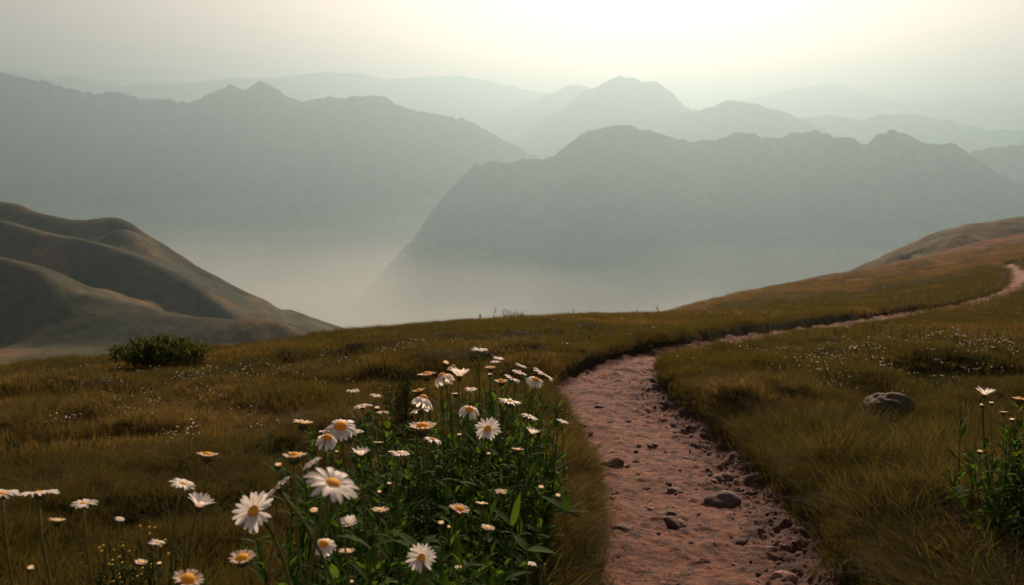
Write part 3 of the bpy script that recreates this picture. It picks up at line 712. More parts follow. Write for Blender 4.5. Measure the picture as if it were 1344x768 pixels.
G1 = 'daisies of the big foreground cluster'; G2 = 'scattered daisies in the near left grass'; G3 = 'daisies at the right edge'
D = [  # u, v, width px, depth, kind, lean, face, label
 (272,598,25,1.45,'crown',.1,.15,'orange-topped daisy with short petals on a long bare stem, highest of left group',G2),
 (240,635,34,1.45,'flat',.35,.12,'edge-on white daisy tilted up to the right, just left of the tall orange-topped one',G2),
 (261,664,42,1.35,'cup',.35,.10,'white cupped daisy with raised petals, below the edge-on tilted white one',G2),
 (333,671,53,1.15,'face',-.25,1.3,'large white daisy facing the viewer with an orange eye, at the left of the cluster',G2),
 (363,640,44,1.25,'flat',-.9,.15,'white daisy turned away on its side, right behind the big orange-eyed one',G2),
 (386,599,29,1.30,'crown',0,.2,'cream daisy with short petals and flat orange top above the large drooping white bloom',G2),
 (365,611,14,1.40,'bud',0,.1,'small closed tan bud left of the flat orange-topped cream daisy',G2),
 (437,634,72,.95,'flat',.38,.30,'largest blurred white daisy, ragged petals spread wide, in front of all others',G1),
 (409,608,30,1.25,'flat',-.7,.2,'white daisy standing sideways just behind the largest blurred bloom',G1),
 (206,712,21,1.5,'flat',.12,.1,'small white daisy seen edge on, low above the dark turf at lower left',G2),
 (209,740,10,1.5,'bud',0,.1,'tiny pale bud below the low edge-on white daisy',G2),
 (318,733,31,1.0,'crown',0,.45,'round blurred tan flower head with short petals at the bottom edge',G2),
 (247,761,36,1.0,'crown',.35,.55,'yellow-orange daisy cut by the bottom edge of the picture',G2),
 (412,671,16,1.35,'bud',0,.2,'plump tan bud under the largest blurred white bloom',G1),
 (458,689,27,1.5,'cup',0,.55,'small white daisy with raised narrow petals and an orange base, second row from the bottom',G1),
 (425,714,34,1.3,'droop',.1,.55,'white daisy with high orange disc and side petals, near the bottom left of the cluster',G1),
 (455,724,21,1.4,'short',0,.2,'tan daisy with stubby petals just right of the high orange disc',G1),
 (461,764,10,1.3,'bud',0,.1,'small reddish bud at the very bottom below the stubby tan daisy',G1),
 (499,670,24,1.45,'short',0,.18,'flat cream and orange flower head on a straight thick stem, in the dark leaves',G1),
 (553,732,39,1.35,'face',0,1.1,'white daisy with yellow eye facing up, lowest full bloom beside the big leaf',G1),
 (603,669,25,1.55,'crown',.2,.35,'bright orange crown-like flower head on a branching stem',G1),
 (579,687,13,1.55,'bud',0,.1,'tan bud on the side branch of the orange crown-like flower',G1),
 (589,692,8,1.56,'bud',.3,.1,'smallest bud between the tan bud and the orange crown-like flower',G1),
 (640,693,18,1.6,'short',.25,.3,'pinkish tan flower head alone on a thin stem, right of the orange crown',G1),
 (632,661,16,1.9,'short',.1,.1,'small dull pinkish flower head above the lone thin-stemmed one',G1),
 (3,648,38,1.3,'flat',.05,.12,'white daisy cut by the left edge of the picture',G2),
 (51,647,46,1.2,'flat',-.05,-.12,'wide white daisy seen from below its rim, second from the left edge',G2),
 (110,661,33,1.4,'flat',.05,.10,'pinkish white daisy seen edge on, third from the left edge',G2),
 (75,683,20,1.3,'short',.1,.1,'dull tan flower head between the wide white and the pinkish white daisy',G2),
 (40,746,13,1.1,'bud',.2,.1,'small pale bud near the bottom left corner',G2),
 (157,681,13,1.7,'flat',.3,.2,'tiny white daisy just above the yellow-flowered plant',G2),
 (185,738,16,1.5,'short',.2,.3,'small tan daisy in the grass between the pale bud and the low white daisy',G2),
 (463,513,16,3.4,'flat',0,.1,'small far white daisy, leftmost of the back row',G1),
 (493,519,14,3.3,'flat',.15,.1,'small pinkish far daisy next to the leftmost of the back row',G1),
 (476,533,22,2.9,'flat',-.1,.12,'white daisy seen edge on below the two far back-row ones',G1),
 (495,536,10,2.9,'bud',0,.1,'small white bud touching the edge-on daisy of the left back rows',G1),
 (502,541,15,2.8,'back',.1,.1,'small domed white daisy right of the small white bud',G1),
 (398,555,22,2.2,'short',.1,.15,'cream daisy with orange top, leftmost of the middle row',G1),
 (447,560,40,2.0,'droop',0,.55,'wide white daisy with orange disc and petals hanging toward the viewer, left middle row',G1),
 (430,575,34,1.9,'reflex',.30,.5,'white daisy with bulging orange dome and swept-back petals, touching the wide one',G1),
 (425,566,13,2.3,'flat',0,.1,'thin white daisy edge on, half hidden behind the bulging orange dome',G1),
 (468,566,16,2.3,'flat',.1,.1,'thin white daisy edge on, right of the wide drooping one',G1),
 (474,597,28,1.9,'cup',0,.12,'white daisy with upright cupped petals, seen from the side above the dark leaves',G1),
 (497,581,12,2.2,'short',0,.1,'little orange-brown flower head on a tall thin stem',G1),
 (524,595,28,1.9,'flat',.12,.06,'creamy white daisy seen flat from the side, right of the cupped one',G1),
 (442,593,7,2.1,'bud',0,.1,'tiny orange bud under the swept-back orange-domed daisy',G1),
 (629,459,19,3.5,'flat',0,.1,'white daisy seen edge on, highest of the whole cluster',G1),
 (654,470,14,3.5,'flat',.2,.1,'small white daisy leaning right, right of the highest bloom',G1),
 (650,475,12,3.3,'flat',0,.1,'small white daisy tucked directly under the one leaning right',G1),
 (644,483,12,3.1,'crown',0,.3,'small orange flower head below the pair of small white daisies',G1),
 (643,492,8,3.2,'bud',0,.1,'tiny white bud under the small orange flower head',G1),
 (585,477,11,3.0,'bud',.3,.2,'orange-tan bud at the upper left of the cluster top',G1),
 (595,481,15,3.0,'reflex',.2,.1,'white daisy with folded petals right beside the orange-tan bud',G1),
 (580,494,27,2.7,'reflex',-.5,-.25,'white daisy seen from behind with long swept petals, upper left of the cluster',G1),
 (603,494,28,2.7,'cup',.05,-.12,'full white daisy with ragged upright petals, right of the swept-petal one',G1),
 (587,503,13,2.7,'flat',0,.2,'small white daisy wedged below the swept-petal and the ragged one',G1),
 (560,492,19,2.8,'crown',-.1,.25,'orange-topped daisy with one pale side, far upper left of the tall blooms',G1),
 (550,513,14,2.7,'crown',-.2,.3,'small orange dome at the left rim above the two drooping white blooms',G1),
 (556,523,30,2.5,'reflex',.35,-.3,'large white daisy hanging sideways at the left rim of the cluster',G1),
 (552,538,24,2.5,'back',-.25,-.2,'creamy white daisy drooping under the large sideways one',G1),
 (618,511,15,2.8,'flat',.1,.2,'small white daisy in the gap right below the full ragged one',G1),
 (616,538,26,2.4,'droop',.12,.55,'white daisy with yellow-orange centre tipped to the viewer, middle of the cluster',G1),
 (658,501,14,2.9,'crown',0,.35,'bright orange flower head without white petals, upper middle of the cluster',G1),
 (672,497,19,3.0,'flat',.5,.1,'white daisy tilted down to the right beside the bright orange head',G1),
 (684,480,14,3.3,'flat',.4,.1,'small thin white daisy, highest on the right side of the cluster',G1),
 (682,489,18,3.1,'flat',.35,.15,'white daisy just below the small thin one on the upper right',G1),
 (713,491,27,2.9,'flat',.60,.05,'long white daisy steeply tilted right, outermost at the upper right',G1),
 (703,499,23,2.8,'droop',.35,.5,'white daisy with orange disc overlapped by the steeply tilted one',G1),
 (669,527,26,2.5,'flat',.22,.06,'clean white daisy seen edge on, right of the middle of the cluster',G1),
 (640,563,29,2.3,'face',-.05,1.0,'white daisy with yellow-orange eye looking at the viewer, centre of the cluster',G1),
 (555,561,29,2.2,'crown',0,.35,'white and orange-topped daisy, left of the cluster centre above the leaves',G1),
 (567,577,27,2.2,'back',.30,.05,'limp creamy white daisy below the orange-topped one',G1),
 (695,547,21,2.5,'flat',.35,.1,'white daisy tilted right, on the right flank of the cluster',G1),
 (738,553,15,2.7,'flat',.35,.1,'white daisy standing apart nearest to the path bank',G1),
 (698,569,21,2.4,'cup',.25,.05,'small white half-open daisy under the tilted one of the right flank',G1),
 (679,590,16,2.3,'short',.1,.1,'pale stubby daisy lower on the right flank',G1),
 (603,571,9,2.6,'bud',0,.1,'small white bud left of the daisy that looks at the viewer',G1),
 (641,596,9,2.3,'bud',0,.1,'pale bud straight below the daisy that looks at the viewer',G1),
 (598,517,11,2.9,'short',0,.1,'dull pinkish flower head under the full ragged white bloom',G1),
 (710,640,11,2.1,'bud',.1,.2,'pink-tipped bud at the right end of the leaves near the path',G1),
 (732,651,11,2.1,'bud',.2,.2,'pale pink bud right of the pink-tipped one, nearest the path grass',G1),
 (658,646,16,2.0,'short',0,.4,'greyish seed head left of the tall upright leaf',G1),
 (603,745,13,1.5,'short',0,.2,'small cream flower head at the bottom, right of the lowest full bloom',G1),
 (698,740,14,1.7,'flat',.2,.1,'faint cream daisy at the bottom right under the broad leaf',G1),
 (511,635,9,1.9,'bud',0,.1,'pale round bud above the straight-stemmed flat head',G1),
 (498,646,9,1.7,'bud',0,.1,'white round bud just over the straight-stemmed flat head',G1),
 (1292,518,28,2.6,'cup',.1,.1,'white ragged daisy on the leafy plant near the right edge',G3),
 (1338,524,17,2.5,'crown',.1,.2,'yellow-topped daisy cut by the right edge of the picture',G3),
 (1289,532,9,2.6,'bud',0,.1,'tan bud hanging just under the ragged white daisy at the right',G3),
 (1301,529,8,2.6,'bud',0,.1,'pale bud touching the right underside of the ragged white daisy',G3),
 (1317,541,11,2.5,'short',0,.1,'flat tan flower head between the white and the yellow-topped daisy',G3),
 (1328,551,9,2.5,'bud',0,.1,'pinkish bud under the flat tan flower head at the right',G3),
 (1286,593,10,2.4,'bud',.1,.1,'white-tipped bud low on the left side of the right-hand plant',G3),
]
heads = []
for (u, v, w_, d, kd, ln, fc, lab, gp) in D:
    w_ = w_ * (1.2 if v < 570 and gp == G1 else 1.06)
    if kd in ('crown', 'short'): fc -= .34
    elif fc < .25: fc -= .17
    elif kd != 'face': fc -= .12
    H = P(u, v, d); base = None
    if gp == G1:
        k = .35; cx_ = P(590, v, 2.3)[0]; base = (H[0] + (cx_ - H[0]) * .12, H[1] + .05)
    if lab.startswith('largest'): base = (H[0] - .1, H[1] + .10)
    if lab.startswith('large white daisy facing'): base = (H[0] + .06, H[1] + .1)
    if gp == G3: base = (P(1330, v, 2.55)[0], 2.6)
    daisy(u, v, w_, d, kd, ln, fc, lab, base, {G1: 9, G2: 4, G3: 7}[gp], gp)
    heads.append((H, gp, kd))

# leafy mass under the blooms: leaves beyond counting
def leafmass(name, stalks, mat, lw=(.03, .07), wr=.2, kind='stuff', parent=None, nlo=9, nhi=17):
    V, Fc = [], []
    for (x_, y_, h_) in stalks:
        z_ = float(ground(np.array([x_]), np.array([y_]))[0][0]) if parent is None else 0
        lx, ly = rng.normal(0, .14 * h_, 2); pc = curve((x_, y_, z_ - .01), (x_ + lx, y_ + ly, z_ + h_), (0, 0, 1), 7)
        tube(V, Fc, pc, .0022, .0010, 4)
        for k in range(rng.integers(nlo, nhi)):
            t_ = rng.uniform(.1, 1) ** .8; i = t_ * 5.99; i0 = int(i); p = pc[i0] + (pc[i0 + 1] - pc[i0]) * (i - i0)
            az = k * 2.4 + rng.normal(0, .4); L_ = rng.uniform(*lw) * (1.25 - .5 * t_)
            leaf(V, Fc, p, (math.cos(az), math.sin(az), rng.uniform(.4, 1.6)), (0, 0, 1), L_, L_ * wr * rng.uniform(.7, 1.3), rng.uniform(.2, .9), 3)
    o = simple(name, V, Fc, mat, parent); 
    if kind: tag(o, kind=kind)
    return o
st = []
for (H, gp, kd) in heads:
    if gp != G1 or H[1] < 1.2: continue
    gz = float(ground(np.array([H[0]]), np.array([H[1]]))[0][0])
    for _ in range(8):
        x_ = H[0] + rng.normal(0, .07); y_ = H[1] + rng.normal(.06, .10)
        if path_q(np.array([x_]), np.array([y_]))[1][0] > .10: st.append((x_, y_, (H[2] - gz) * rng.uniform(.45, .9)))
for _ in range(270):
    u = rng.uniform(490, 725); d = rng.uniform(1.5, 2.2); X_ = P(u, 600, d)[0]
    if path_q(np.array([X_]), np.array([d]))[1][0] > .14: st.append((X_, d, rng.uniform(.14, .34) * (1.1 if u < 660 else .7)))
tag(leafmass('foliage', st, M['leaf'], lw=(.035, .085), wr=.25, nlo=11, nhi=19), kind='stuff')
st = [(P(rng.uniform(1300, 1400), 600, 2.6)[0], 2.6 + rng.normal(0, .09), rng.uniform(.15, .46)) for _ in range(95)]
t0 = empty('leafy_plant', (0, 0, 0)); lm = leafmass('leaves', st, M['leaf'], (.035, .07), .32, None)
c0 = P(1335, 600, 2.6); gz = float(ground(np.array([c0[0]]), np.array([2.6]))[0][0])
lm.data.transform(__import__('mathutils').Matrix.Translation((-c0[0], -2.6, -gz))); t0.location = (c0[0], 2.6, gz); lm.parent = t0
tag(t0, 'bushy dark green leafy plant at the right edge carrying a few daisies', 'plant')

# single broad leaves that stand out
def broad(u, v, d, specs, label):
    b = P(u, v, d); gz = float(ground(np.array([b[0]]), np.array([b[1]]))[0][0])
    t0 = empty('broad_leaf_plant', (b[0], b[1], gz)); tag(t0, label, 'plant')
    V, Fc = [], []; tube(V, Fc, curve((0, 0, -.01), (0, 0, b[2] - gz), (0, 0, 1), 6), .004, .002, 6); simple('stem', V, Fc, M['stem'], t0)
    for (az, el, L_, w_, dr) in specs:
        V, Fc = [], []; leaf(V, Fc, (0, 0, b[2] - gz), (math.cos(az) * math.cos(el), math.sin(az) * math.cos(el), math.sin(el)), (0, 0, 1) if el < 1.2 else (0, -1, .1), L_, w_, dr, 9, .18)
        simple('leaf', V, Fc, M['leaf'], t0)
broad(672, 690, 1.95, [(.4, 1.3, .08, .017, .3), (2.6, .7, .07, .02, .5)], 'plant with one tall upright pointed green leaf in the dark under the daisies')
broad(552, 722, 1.5, [(2.9, .65, .062, .024, .2), (1.0, .5, .05, .018, .6)], 'plant with a broad leaf slanting to the left above the lowest full daisy')
broad(692, 722, 1.7, [(-.1, .10, .058, .026, .4), (-.5, -.3, .04, .016, .4), (2.2, .5, .05, .02, .4)], 'plant with a broad glossy leaf lying level near the path grass')
broad(742, 672, 2.0, [(.3, .6, .055, .016, .5), (-.2, .2, .06, .013, .3), (2.8, .7, .07, .022, .5), (-.6, .05, .045, .010, .4), (1.5, .9, .06, .02, .4), (-2.5, .3, .05, .014, .5)], 'pale green plant with spreading pointed leaves beside the path grass, below the pink buds')

# shrubs
def bush(name, u, v, d, rx, ry, h, n_, label, mat, twigs=40, tw=.0035, lw=(.02, .045)):
    b = P(u, v, d); x0, y0 = b[0], b[1]; gz = float(ground(np.array([x0]), np.array([y0]))[0][0])
    t0 = empty(name, (x0, y0, gz)); tag(t0, label, 'shrub')
    V, Fc = [], []; tips = []
    for k in range(twigs):
        az = rng.uniform(0, 6.283); r = rng.random() ** .6; tx_, ty_ = math.cos(az) * rx * r, math.sin(az) * ry * r
        hh = h * (1 - .55 * r * r) * rng.uniform(.7, 1.12); p = curve((tx_ * .35, ty_ * .35, -.02), (tx_, ty_, hh), (tx_ / rx * .4, ty_ / ry * .4, 1), 6); tube(V, Fc, p, tw, tw * .35, 4); tips.append(p)
        for _ in range(3):
            i = rng.integers(2, 5); q_ = p[i] + np.array([rng.normal(0, rx * .15), rng.normal(0, ry * .15), hh * .25]); tube(V, Fc, np.linspace(p[i], q_, 3), tw * .5, tw * .25, 3); tips.append(np.linspace(p[i], q_, 6))
    simple('stems', V, Fc, M['twig'], t0)
    if n_:
        V, Fc = [], []
        for _ in range(n_):
            p = tips[rng.integers(len(tips))]; q_ = p[rng.integers(1, 6)] + rng.normal(0, .02, 3); az = rng.uniform(0, 6.283); L_ = rng.uniform(*lw)
            leaf(V, Fc, q_, (math.cos(az), math.sin(az), rng.uniform(.2, 2)), (0, 0, 1), L_, L_ * .3, .4, 2)
        simple('foliage', V, Fc, mat, t0)
    return t0
bush('shrub', 212, 500, 9.9, 0.58, .42, .27, 5600, 'low dark green rounded shrub on the far left crest of the meadow', M['forb'], 150, .003, (.04, .08))
bush('shrub', 533, 545, 4.8, .17, .16, .34, 900, 'dark wiry shrub with bare upright twigs behind the left side of the daisy cluster', M['leaf_dark'], 60, .0016, (.015, .03))
bush('twiggy_plant', 673, 424, 16, .33, .2, .26, 120, 'sparse twiggy plant fanned against the misty valley on the crest', M['leaf_dark'], 26, .005)
# yellow-flowered plant
b = P(178, 722, 1.9); gz = float(ground(np.array([b[0]]), np.array([2.35]))[0][0])
t0 = empty('yellow_flowered_plant', (P(178, 700, 2.35)[0], 2.35, gz)); tag(t0, 'low bushy plant with tiny yellow flowers in the dark turf at lower left', 'plant')
stk = [(rng.normal(0, .075), rng.normal(0, .06), rng.uniform(.08, .2)) for _ in range(40)]
leafmass('leaves', stk, M['forb'], (.012, .028), .4, None, t0, 10, 18)
V, Fc = [], []
for (x_, y_, h_) in stk[:14]:
    for _ in range(3):
        c_ = np.array([x_ + rng.normal(0, .015), y_ + rng.normal(0, .015), h_ + rng.normal(0, .012)])
        lathe(V, Fc, c_, *frame((rng.normal(0, .3), -.5, 1)), [(.0015, -.002), (.0045, 0), (.003, .002)], 6)
simple('blossoms', V, Fc, M['yellow'], t0)

# green forb patches in the right meadow, seed stalks on the crest
def patch(u, v, rx, n_, h_, label, mat):
    hx, hy = hit(u, v); gz = float(ground(np.array([hx]), np.array([hy]))[0][0]); t0 = empty('forb_patch', (hx, hy, gz)); tag(t0, label, 'plant')
    leafmass('leaves', [(rng.normal(0, rx), rng.normal(0, rx * .8), rng.uniform(.4, 1) * h_ * .62) for _ in range(n_)], mat, (.02, .04), .3, None, t0, 7, 12)
patch(1083, 514, .22, 90, .15, 'green broad-leaved patch in the right meadow between path bend and boulder', M['forb'])
patch(1245, 505, .26, 90, .15, 'dark leafy patch in the right meadow behind the boulder', M['leaf_dark'])
patch(1290, 478, .4, 110, .16, 'green leafy patch under white specks at the far right of the meadow', M['forb'])
patch(1195, 455, .5, 100, .14, 'green leafy patch in the right meadow near the far stretch of path', M['forb'])
patch(330, 612, .14, 70, .13, 'green leafy patch in the left meadow above the tall orange-topped daisy', M['forb'])
patch(30, 612, .2, 60, .10, 'dark leafy hollow at the left edge above the wide white daisy', M['leaf_dark'])
patch(425, 512, .22, 60, .10, 'dark leafy tuft in the left meadow before the wiry shrub', M['leaf_dark'])
patch(735, 448, .35, 60, .14, 'dark leafy tuft on the turf just before the path bend', M['leaf_dark'])
def stalk(u, v, d, h_, label, grp):
    b = P(u, v, d); gz = float(ground(np.array([b[0]]), np.array([d]))[0][0]); t0 = empty('seed_stalk', (b[0], d, gz)); tag(t0, label, 'grass stalk', grp)
    V, Fc = [], []; lx = rng.normal(0, .05); pc = curve((0, 0, 0), (lx, 0, h_), (lx * 4, 0, 1), 6); tube(V, Fc, pc, .004, .002, 4); simple('stem', V, Fc, M['twig'], t0)
    V, Fc = [], []
    for k in range(6):
        p = pc[-1] + np.array([rng.normal(0, .012), rng.normal(0, .012), -k * .012]); lathe(V, Fc, p, *frame((0, 0, 1)), [(.002, -.012), (.009, 0), (.002, .012)], 5)
    simple('seed_head', V, Fc, M['twig'], t0)
for k, u in enumerate((575, 589, 631, 636, 650, 745, 752, 833, 858)):
    stalk(u + rng.normal(0, 2), 420, 16.5 + rng.uniform(-.6, .6) + (2 if u > 700 else 0), rng.uniform(.14, .24), 'thin dark seed stalk standing up from the grassy crest against the mist', 'seed stalks along the crest')

# boulder
def rock(name, x_, y_, sx, sy_, sz, mat, seed_, sink=.3, rough=.35, nn=3):
    import bmesh
    bm = bmesh.new(); bmesh.ops.create_icosphere(bm, subdivisions=nn, radius=1)
    for vt in bm.verts:
        c = vt.co; f = 1 + rough * float(fbm(np.array([c.x * 1.3 + seed_ * 3.1 + c.z]), np.array([c.y * 1.3 - c.z * 1.1]), 3, seed_)[0])
        for a_ in range(3): pass
        c *= f
        c.z = min(c.z, 1.4)
        c.x *= sx; c.y *= sy_; c.z = c.z * sz
    me = bpy.data.meshes.new(name); bm.to_mesh(me); bm.free(); me.materials.append(mat)
    if nn > 2: me.polygons.foreach_set('use_smooth', [True] * len(me.polygons))
    o = bpy.data.objects.new(name, me); COL.objects.link(o); return o
hx, hy = hit(1172, 543); gz = float(ground(np.array([hx]), np.array([hy + .15]))[0][0])
bo = rock('boulder', 0, 0, .195, .15, .155, M['boulder'], 5, rough=.32, nn=6); bo.location = (hx, hy + .12, gz + .03)
tag(bo, 'rounded mossy brown boulder half sunk in the right meadow grass', 'boulder')

# stones of the path
def on_path(u, v):
    x_, y_ = hit(u, v)
    return x_, y_
PSt = [(947,633,46,'dark','flat dark wedge-shaped stone right of the middle of the path'),(1,1,1,'',''),
 (878,645,26,'dark','round dark stone in the middle of the path next to the pale chip'),(890,660,36,'dark','long dark stone just below the round dark one'),
 (884,617,22,'dark','small pointed dark stone in the middle of the path above the pale chip'),(855,639,14,'pale','small pale chip shining beside the dark stones'),
 (805,585,28,'dark','thin dark flake near the left rim of the path'),(946,605,28,'dark','dark slab at the right third of the path above the wedge-shaped stone'),
 (818,668,30,'dark','dark lump against the left bank of the path'),(815,755,50,'dark','big dark stone at the bottom left corner of the path'),
 (1074,755,34,'pale','pale reddish rock at the bottom right rim of the path'),(974,678,20,'dark','small dark stone right of the path centre, below the wedge-shaped stone'),
 (1030,717,30,'pale','pale slab half buried near the right bank of the path'),(774,567,18,'dark','dark stone at the left rim below the turf corner'),
 (868,500,14,'dark','little dark stone in the upper part of the path past the bend'),(786,516,12,'dark','little dark stone at the upper left rim of the path'),
 (858,562,16,'dark','small dark stone in the middle upper path'),(1010,690,26,'dark','dark knobby stone in the rubble under the right bank'),
 (852,740,22,'dark','dark stone low in the path near its left side'),(905,578,16,'dark','small dark stone right of centre before the bend')]
for (u, v, w_, kd, lab) in PSt:
    if not kd: continue
    x_, y_ = on_path(u, v); r = w_ * y_ / F / 2
    z_ = float(path_z(np.array([x_]), np.array([y_]), np.array([.3]))[0])
    o = rock('stone', 0, 0, r, r * rng.uniform(.55, .85), r * rng.uniform(.35, .55), M['stone' if kd == 'dark' else 'stone_pale'], int(u), rough=.7)
    o.location = (x_, y_, z_ + r * .04); o.rotation_euler = (rng.normal(0, .15), rng.normal(0, .15), rng.uniform(-.5, .5)); tag(o, lab, 'stone', 'stones on the path')
protos = [rock('pebble', 0, 0, 1, rng.uniform(.6, .9), rng.uniform(.35, .6), M['stone'], 40 + k, rough=.75, nn=2) for k in range(6)]
pal = []
for p in protos[:3]:
    c = p.copy(); c.data = p.data.copy(); c.data.materials[0] = M['stone_pale']; c.name = 'pebble'; COL.objects.link(c); pal.append(c)
used = set(); npb = 0
while npb < 299:
    s = sy(rng.uniform(1.9, 9.5)); c = rng.uniform(-.95, .95) if rng.random() < .45 else rng.uniform(.35, 1.0) * -1
    X_ = np.interp(s, seg, CL[:, 0]); Y_ = np.interp(s, seg, CL[:, 1]); w_ = np.interp(s, seg, CW)
    dx = np.interp(s + .05, seg, CL[:, 0]) - X_; dy = np.interp(s + .05, seg, CL[:, 1]) - Y_; l_ = math.hypot(dx, dy) + 1e-9
    x_, y_ = X_ - dy / l_ * c * w_, Y_ + dx / l_ * c * w_
    isp = rng.random() < .12; k = int(rng.integers(3 if isp else 6)); src = (pal if isp else protos)[k]
    if (isp, k) in used: o = src.copy(); COL.objects.link(o)
    else: o = src; used.add((isp, k))
    r = min(.026, .006 + rng.gamma(1.6, .0045)); o.scale = (r, r, r)
    o.location = (x_, y_, float(path_z(np.array([x_]), np.array([y_]), np.array([c]))[0]) + r * .1); o.rotation_euler = (rng.normal(0, .2), rng.normal(0, .2), rng.uniform(0, 6.28))
    tag(o, 'small pale reddish pebble lying in the path dirt' if isp else 'small dark pebble half buried in the path dirt', 'pebble', 'pale pebbles on the path' if isp else 'dark pebbles on the path'); npb += 1
for k, p in enumerate(protos):
    if (False, k) not in used: bpy.data.objects.remove(p)
for k, p in enumerate(pal):
    if (True, k) not in used: bpy.data.objects.remove(p)

# small white meadow flowers: the nearest as things, the rest as one mass
def mini(name, scale, seed_, mat, head=.008):
    g = np.random.default_rng(seed_); V, Fc = [], []; mats = []
    hts = [.12 + .05 * g.random() for _ in range(2 + seed_ % 3)]
    for h_ in hts:
        x_, y_ = g.normal(0, .03, 2); c_ = np.array([x_, y_, h_])
        V2 = len(Fc); tube(V, Fc, [(x_ * .5, y_ * .5, 0), (x_ * .8, y_ * .8, h_ * .6), (x_, y_, h_)], .0014, .0010, 3); mats += [1] * (len(Fc) - V2)
        e1, e2, nn_ = frame((g.normal(0, .3), -.3 + g.normal(0, .2), 1)); V2 = len(Fc); q_ = len(V); V.append(c_ + nn_ * .002)
        for j in range(10):
            an = j / 10 * 6.283; rr = head * (1 if j % 2 else .6); V.append(c_ + (e1 * math.cos(an) + e2 * math.sin(an)) * rr)
        for j in range(10): Fc.append((q_, q_ + 1 + j, q_ + 1 + (j + 1) % 10))
        mats += [0] * (len(Fc) - V2)
    me = bpy.data.meshes.new(name); me.from_pydata([tuple(map(float, v)) for v in V], [], Fc); me.materials.append(mat); me.materials.append(M['stem'])
    me.polygons.foreach_set('material_index', mats); return bpy.data.objects.new(name, me)
mp = [mini('meadow_flower', 1, 3 + k, M['petal']) for k in range(5)]
fx, fy = [], []
cl_ = [(75,505,60,12,40),(230,525,60,12,30),(120,495,90,8,40),(330,500,50,15,20),(205,560,40,14,18),(110,570,30,12,8),(270,600,40,14,8),(1085,500,30,12,16),(1290,470,30,12,34),(1180,500,60,16,22),(1110,480,50,12,22),(1240,470,60,10,30),(1195,430,50,6,30),(560,460,60,8,30),(700,440,60,8,26),(620,455,50,10,20),(480,490,40,14,14),(1010,505,50,16,10),(1060,470,50,10,20),(380,560,40,12,8),(1320,455,30,6,14)]
for (u, v, su, sv, n_) in cl_:
    for _ in range(n_):
        uu, vv = u + rng.normal(0, su), v + rng.normal(0, sv)
        if vv > 430 and -20 < uu < 1364:
            p = hit(uu, vv); 
            if p[1] < 24: fx.append(p[0]); fy.append(p[1])
fx, fy = np.array(fx), np.array(fy); fz, fq, _m = ground(fx, fy); k = fq > 1.15; fx, fy, fz = fx[k], fy[k], fz[k]
o_r = np.argsort(fy); fx, fy, fz = fx[o_r], fy[o_r], fz[o_r]
for i in range(min(295, len(fx))):
    src = mp[i % 5]; o = src if i < 5 else src.copy(); COL.objects.link(o)
    s = float(np.clip(.75 + .03 * fy[i], .8, 1.3) * rng.uniform(.7, 1.2)); o.location = (fx[i], fy[i], fz[i] - .03 * s); o.scale = (s, s, s * .9); o.rotation_euler = (0, 0, rng.uniform(0, 6.28))
    tag(o, 'tiny white wildflower sprig speckling the meadow grass', 'wildflower', 'tiny white wildflowers in the meadow')
HID2 = bpy.data.collections.new('speck_sources')
for k in range(3):
    o = mini('speck_%d' % k, 1, 20 + k, M['petal'] if k < 1 else M['yellow'], .0065); HID2.objects.link(o)
g2 = gt.copy(); [n_ for n_ in g2.nodes if n_.bl_idname == 'GeometryNodeCollectionInfo'][0].inputs['Collection'].default_value = HID2
x, y = spread(7, 19, 8); z, q, m_ = ground(x, y); x2, y2 = spread(18, 45, 3, .8, .05); z2, q2, m2 = ground(x2, y2)
x = np.r_[x, x2]; y = np.r_[y, y2]; z = np.r_[z, z2]; q = np.r_[q, q2]
k = (q > 1.15) & (fbm(x * .35, y * .35, 3, 95) > -.12) & (vn(x * 1.7, y * 1.7, 96) > .35); x, y, z = x[k], y[k], z[k]; n_ = len(x)
sc = np.clip(.55 + .035 * y, .7, 1.7) * rng.uniform(.6, 1.1, n_)
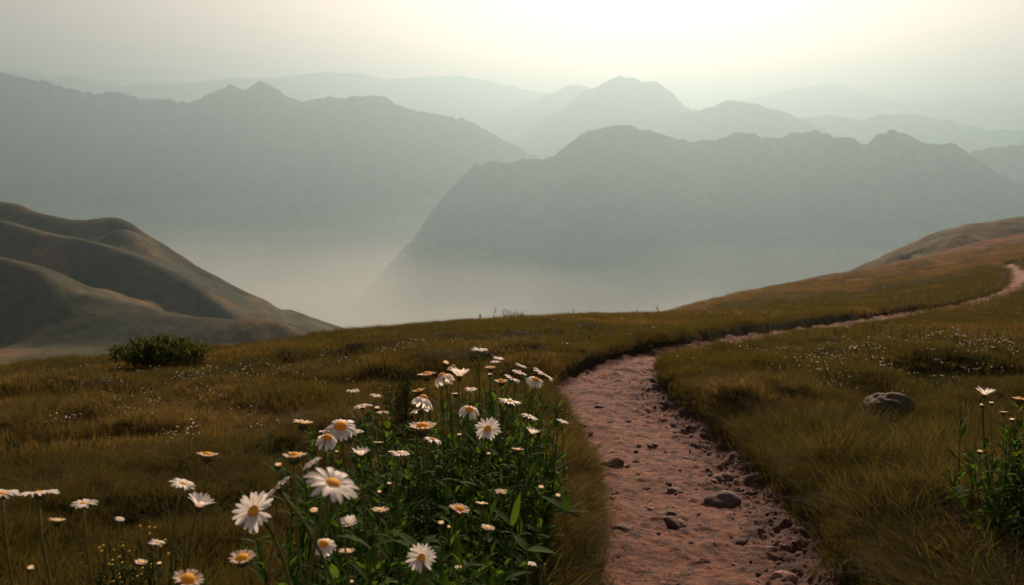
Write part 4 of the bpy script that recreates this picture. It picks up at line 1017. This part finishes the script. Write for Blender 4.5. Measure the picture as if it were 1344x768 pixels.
oo = scatter('wildflowers', (np.stack([x, y, z - .05 * sc], 1), rng.integers(0, 3, n_), np.stack([np.zeros(n_), np.zeros(n_), rng.uniform(0, 6.28, n_)], 1), np.stack([sc, sc, sc], 1), np.zeros(n_), np.zeros(n_)))
oo.modifiers[0].node_group = g2; tag(oo, kind='stuff')
# gravel: more small stones than anyone could count, thickest under the banks
HID3 = bpy.data.collections.new('gravel_sources')
for k in range(4):
    o = rock('grit_%d' % k, 0, 0, 1, .8, .5, M['stone' if k < 3 else 'stone_pale'], 60 + k, rough=.7, nn=1); COL.objects.unlink(o); HID3.objects.link(o)
g3 = gt.copy(); [n_ for n_ in g3.nodes if n_.bl_idname == 'GeometryNodeCollectionInfo'][0].inputs['Collection'].default_value = HID3
n_ = 5200; s = np.array([rng.uniform(0, sy(11)) for _ in range(n_)]); c = np.where(rng.random(n_) < .5, rng.uniform(-1, 1, n_), -1 + np.abs(rng.normal(0, .22, n_)))
X_ = np.interp(s, seg, CL[:, 0]); Y_ = np.interp(s, seg, CL[:, 1]); w_ = np.interp(s, seg, CW)
dx = np.interp(s + .05, seg, CL[:, 0]) - X_; dy = np.interp(s + .05, seg, CL[:, 1]) - Y_; l_ = np.hypot(dx, dy) + 1e-9
x, y = X_ - dy / l_ * c * w_, Y_ + dx / l_ * c * w_; z = path_z(x, y, c); r = .0022 + rng.gamma(1.5, .0016, n_) * (1 + .8 * (c < -.5))
oo = scatter('gravel', (np.stack([x, y, z], 1), rng.choice([0, 1, 2, 3], n_, p=[.29, .29, .29, .13]), np.stack([rng.normal(0, .2, n_), rng.normal(0, .2, n_), rng.uniform(0, 6.28, n_)], 1), np.stack([r, r, r], 1), np.zeros(n_), np.zeros(n_)))
oo.modifiers[0].node_group = g3; tag(oo, kind='stuff')


scene.cycles.use_denoising = True
scene.cycles.volume_bounces = 2; scene.cycles.max_bounces = 8; scene.cycles.diffuse_bounces = 3; scene.cycles.glossy_bounces = 2
scene.cycles.transmission_bounces = 4; scene.cycles.sample_clamp_indirect = 6
scene.cycles.use_adaptive_sampling = True; scene.cycles.adaptive_threshold = .01
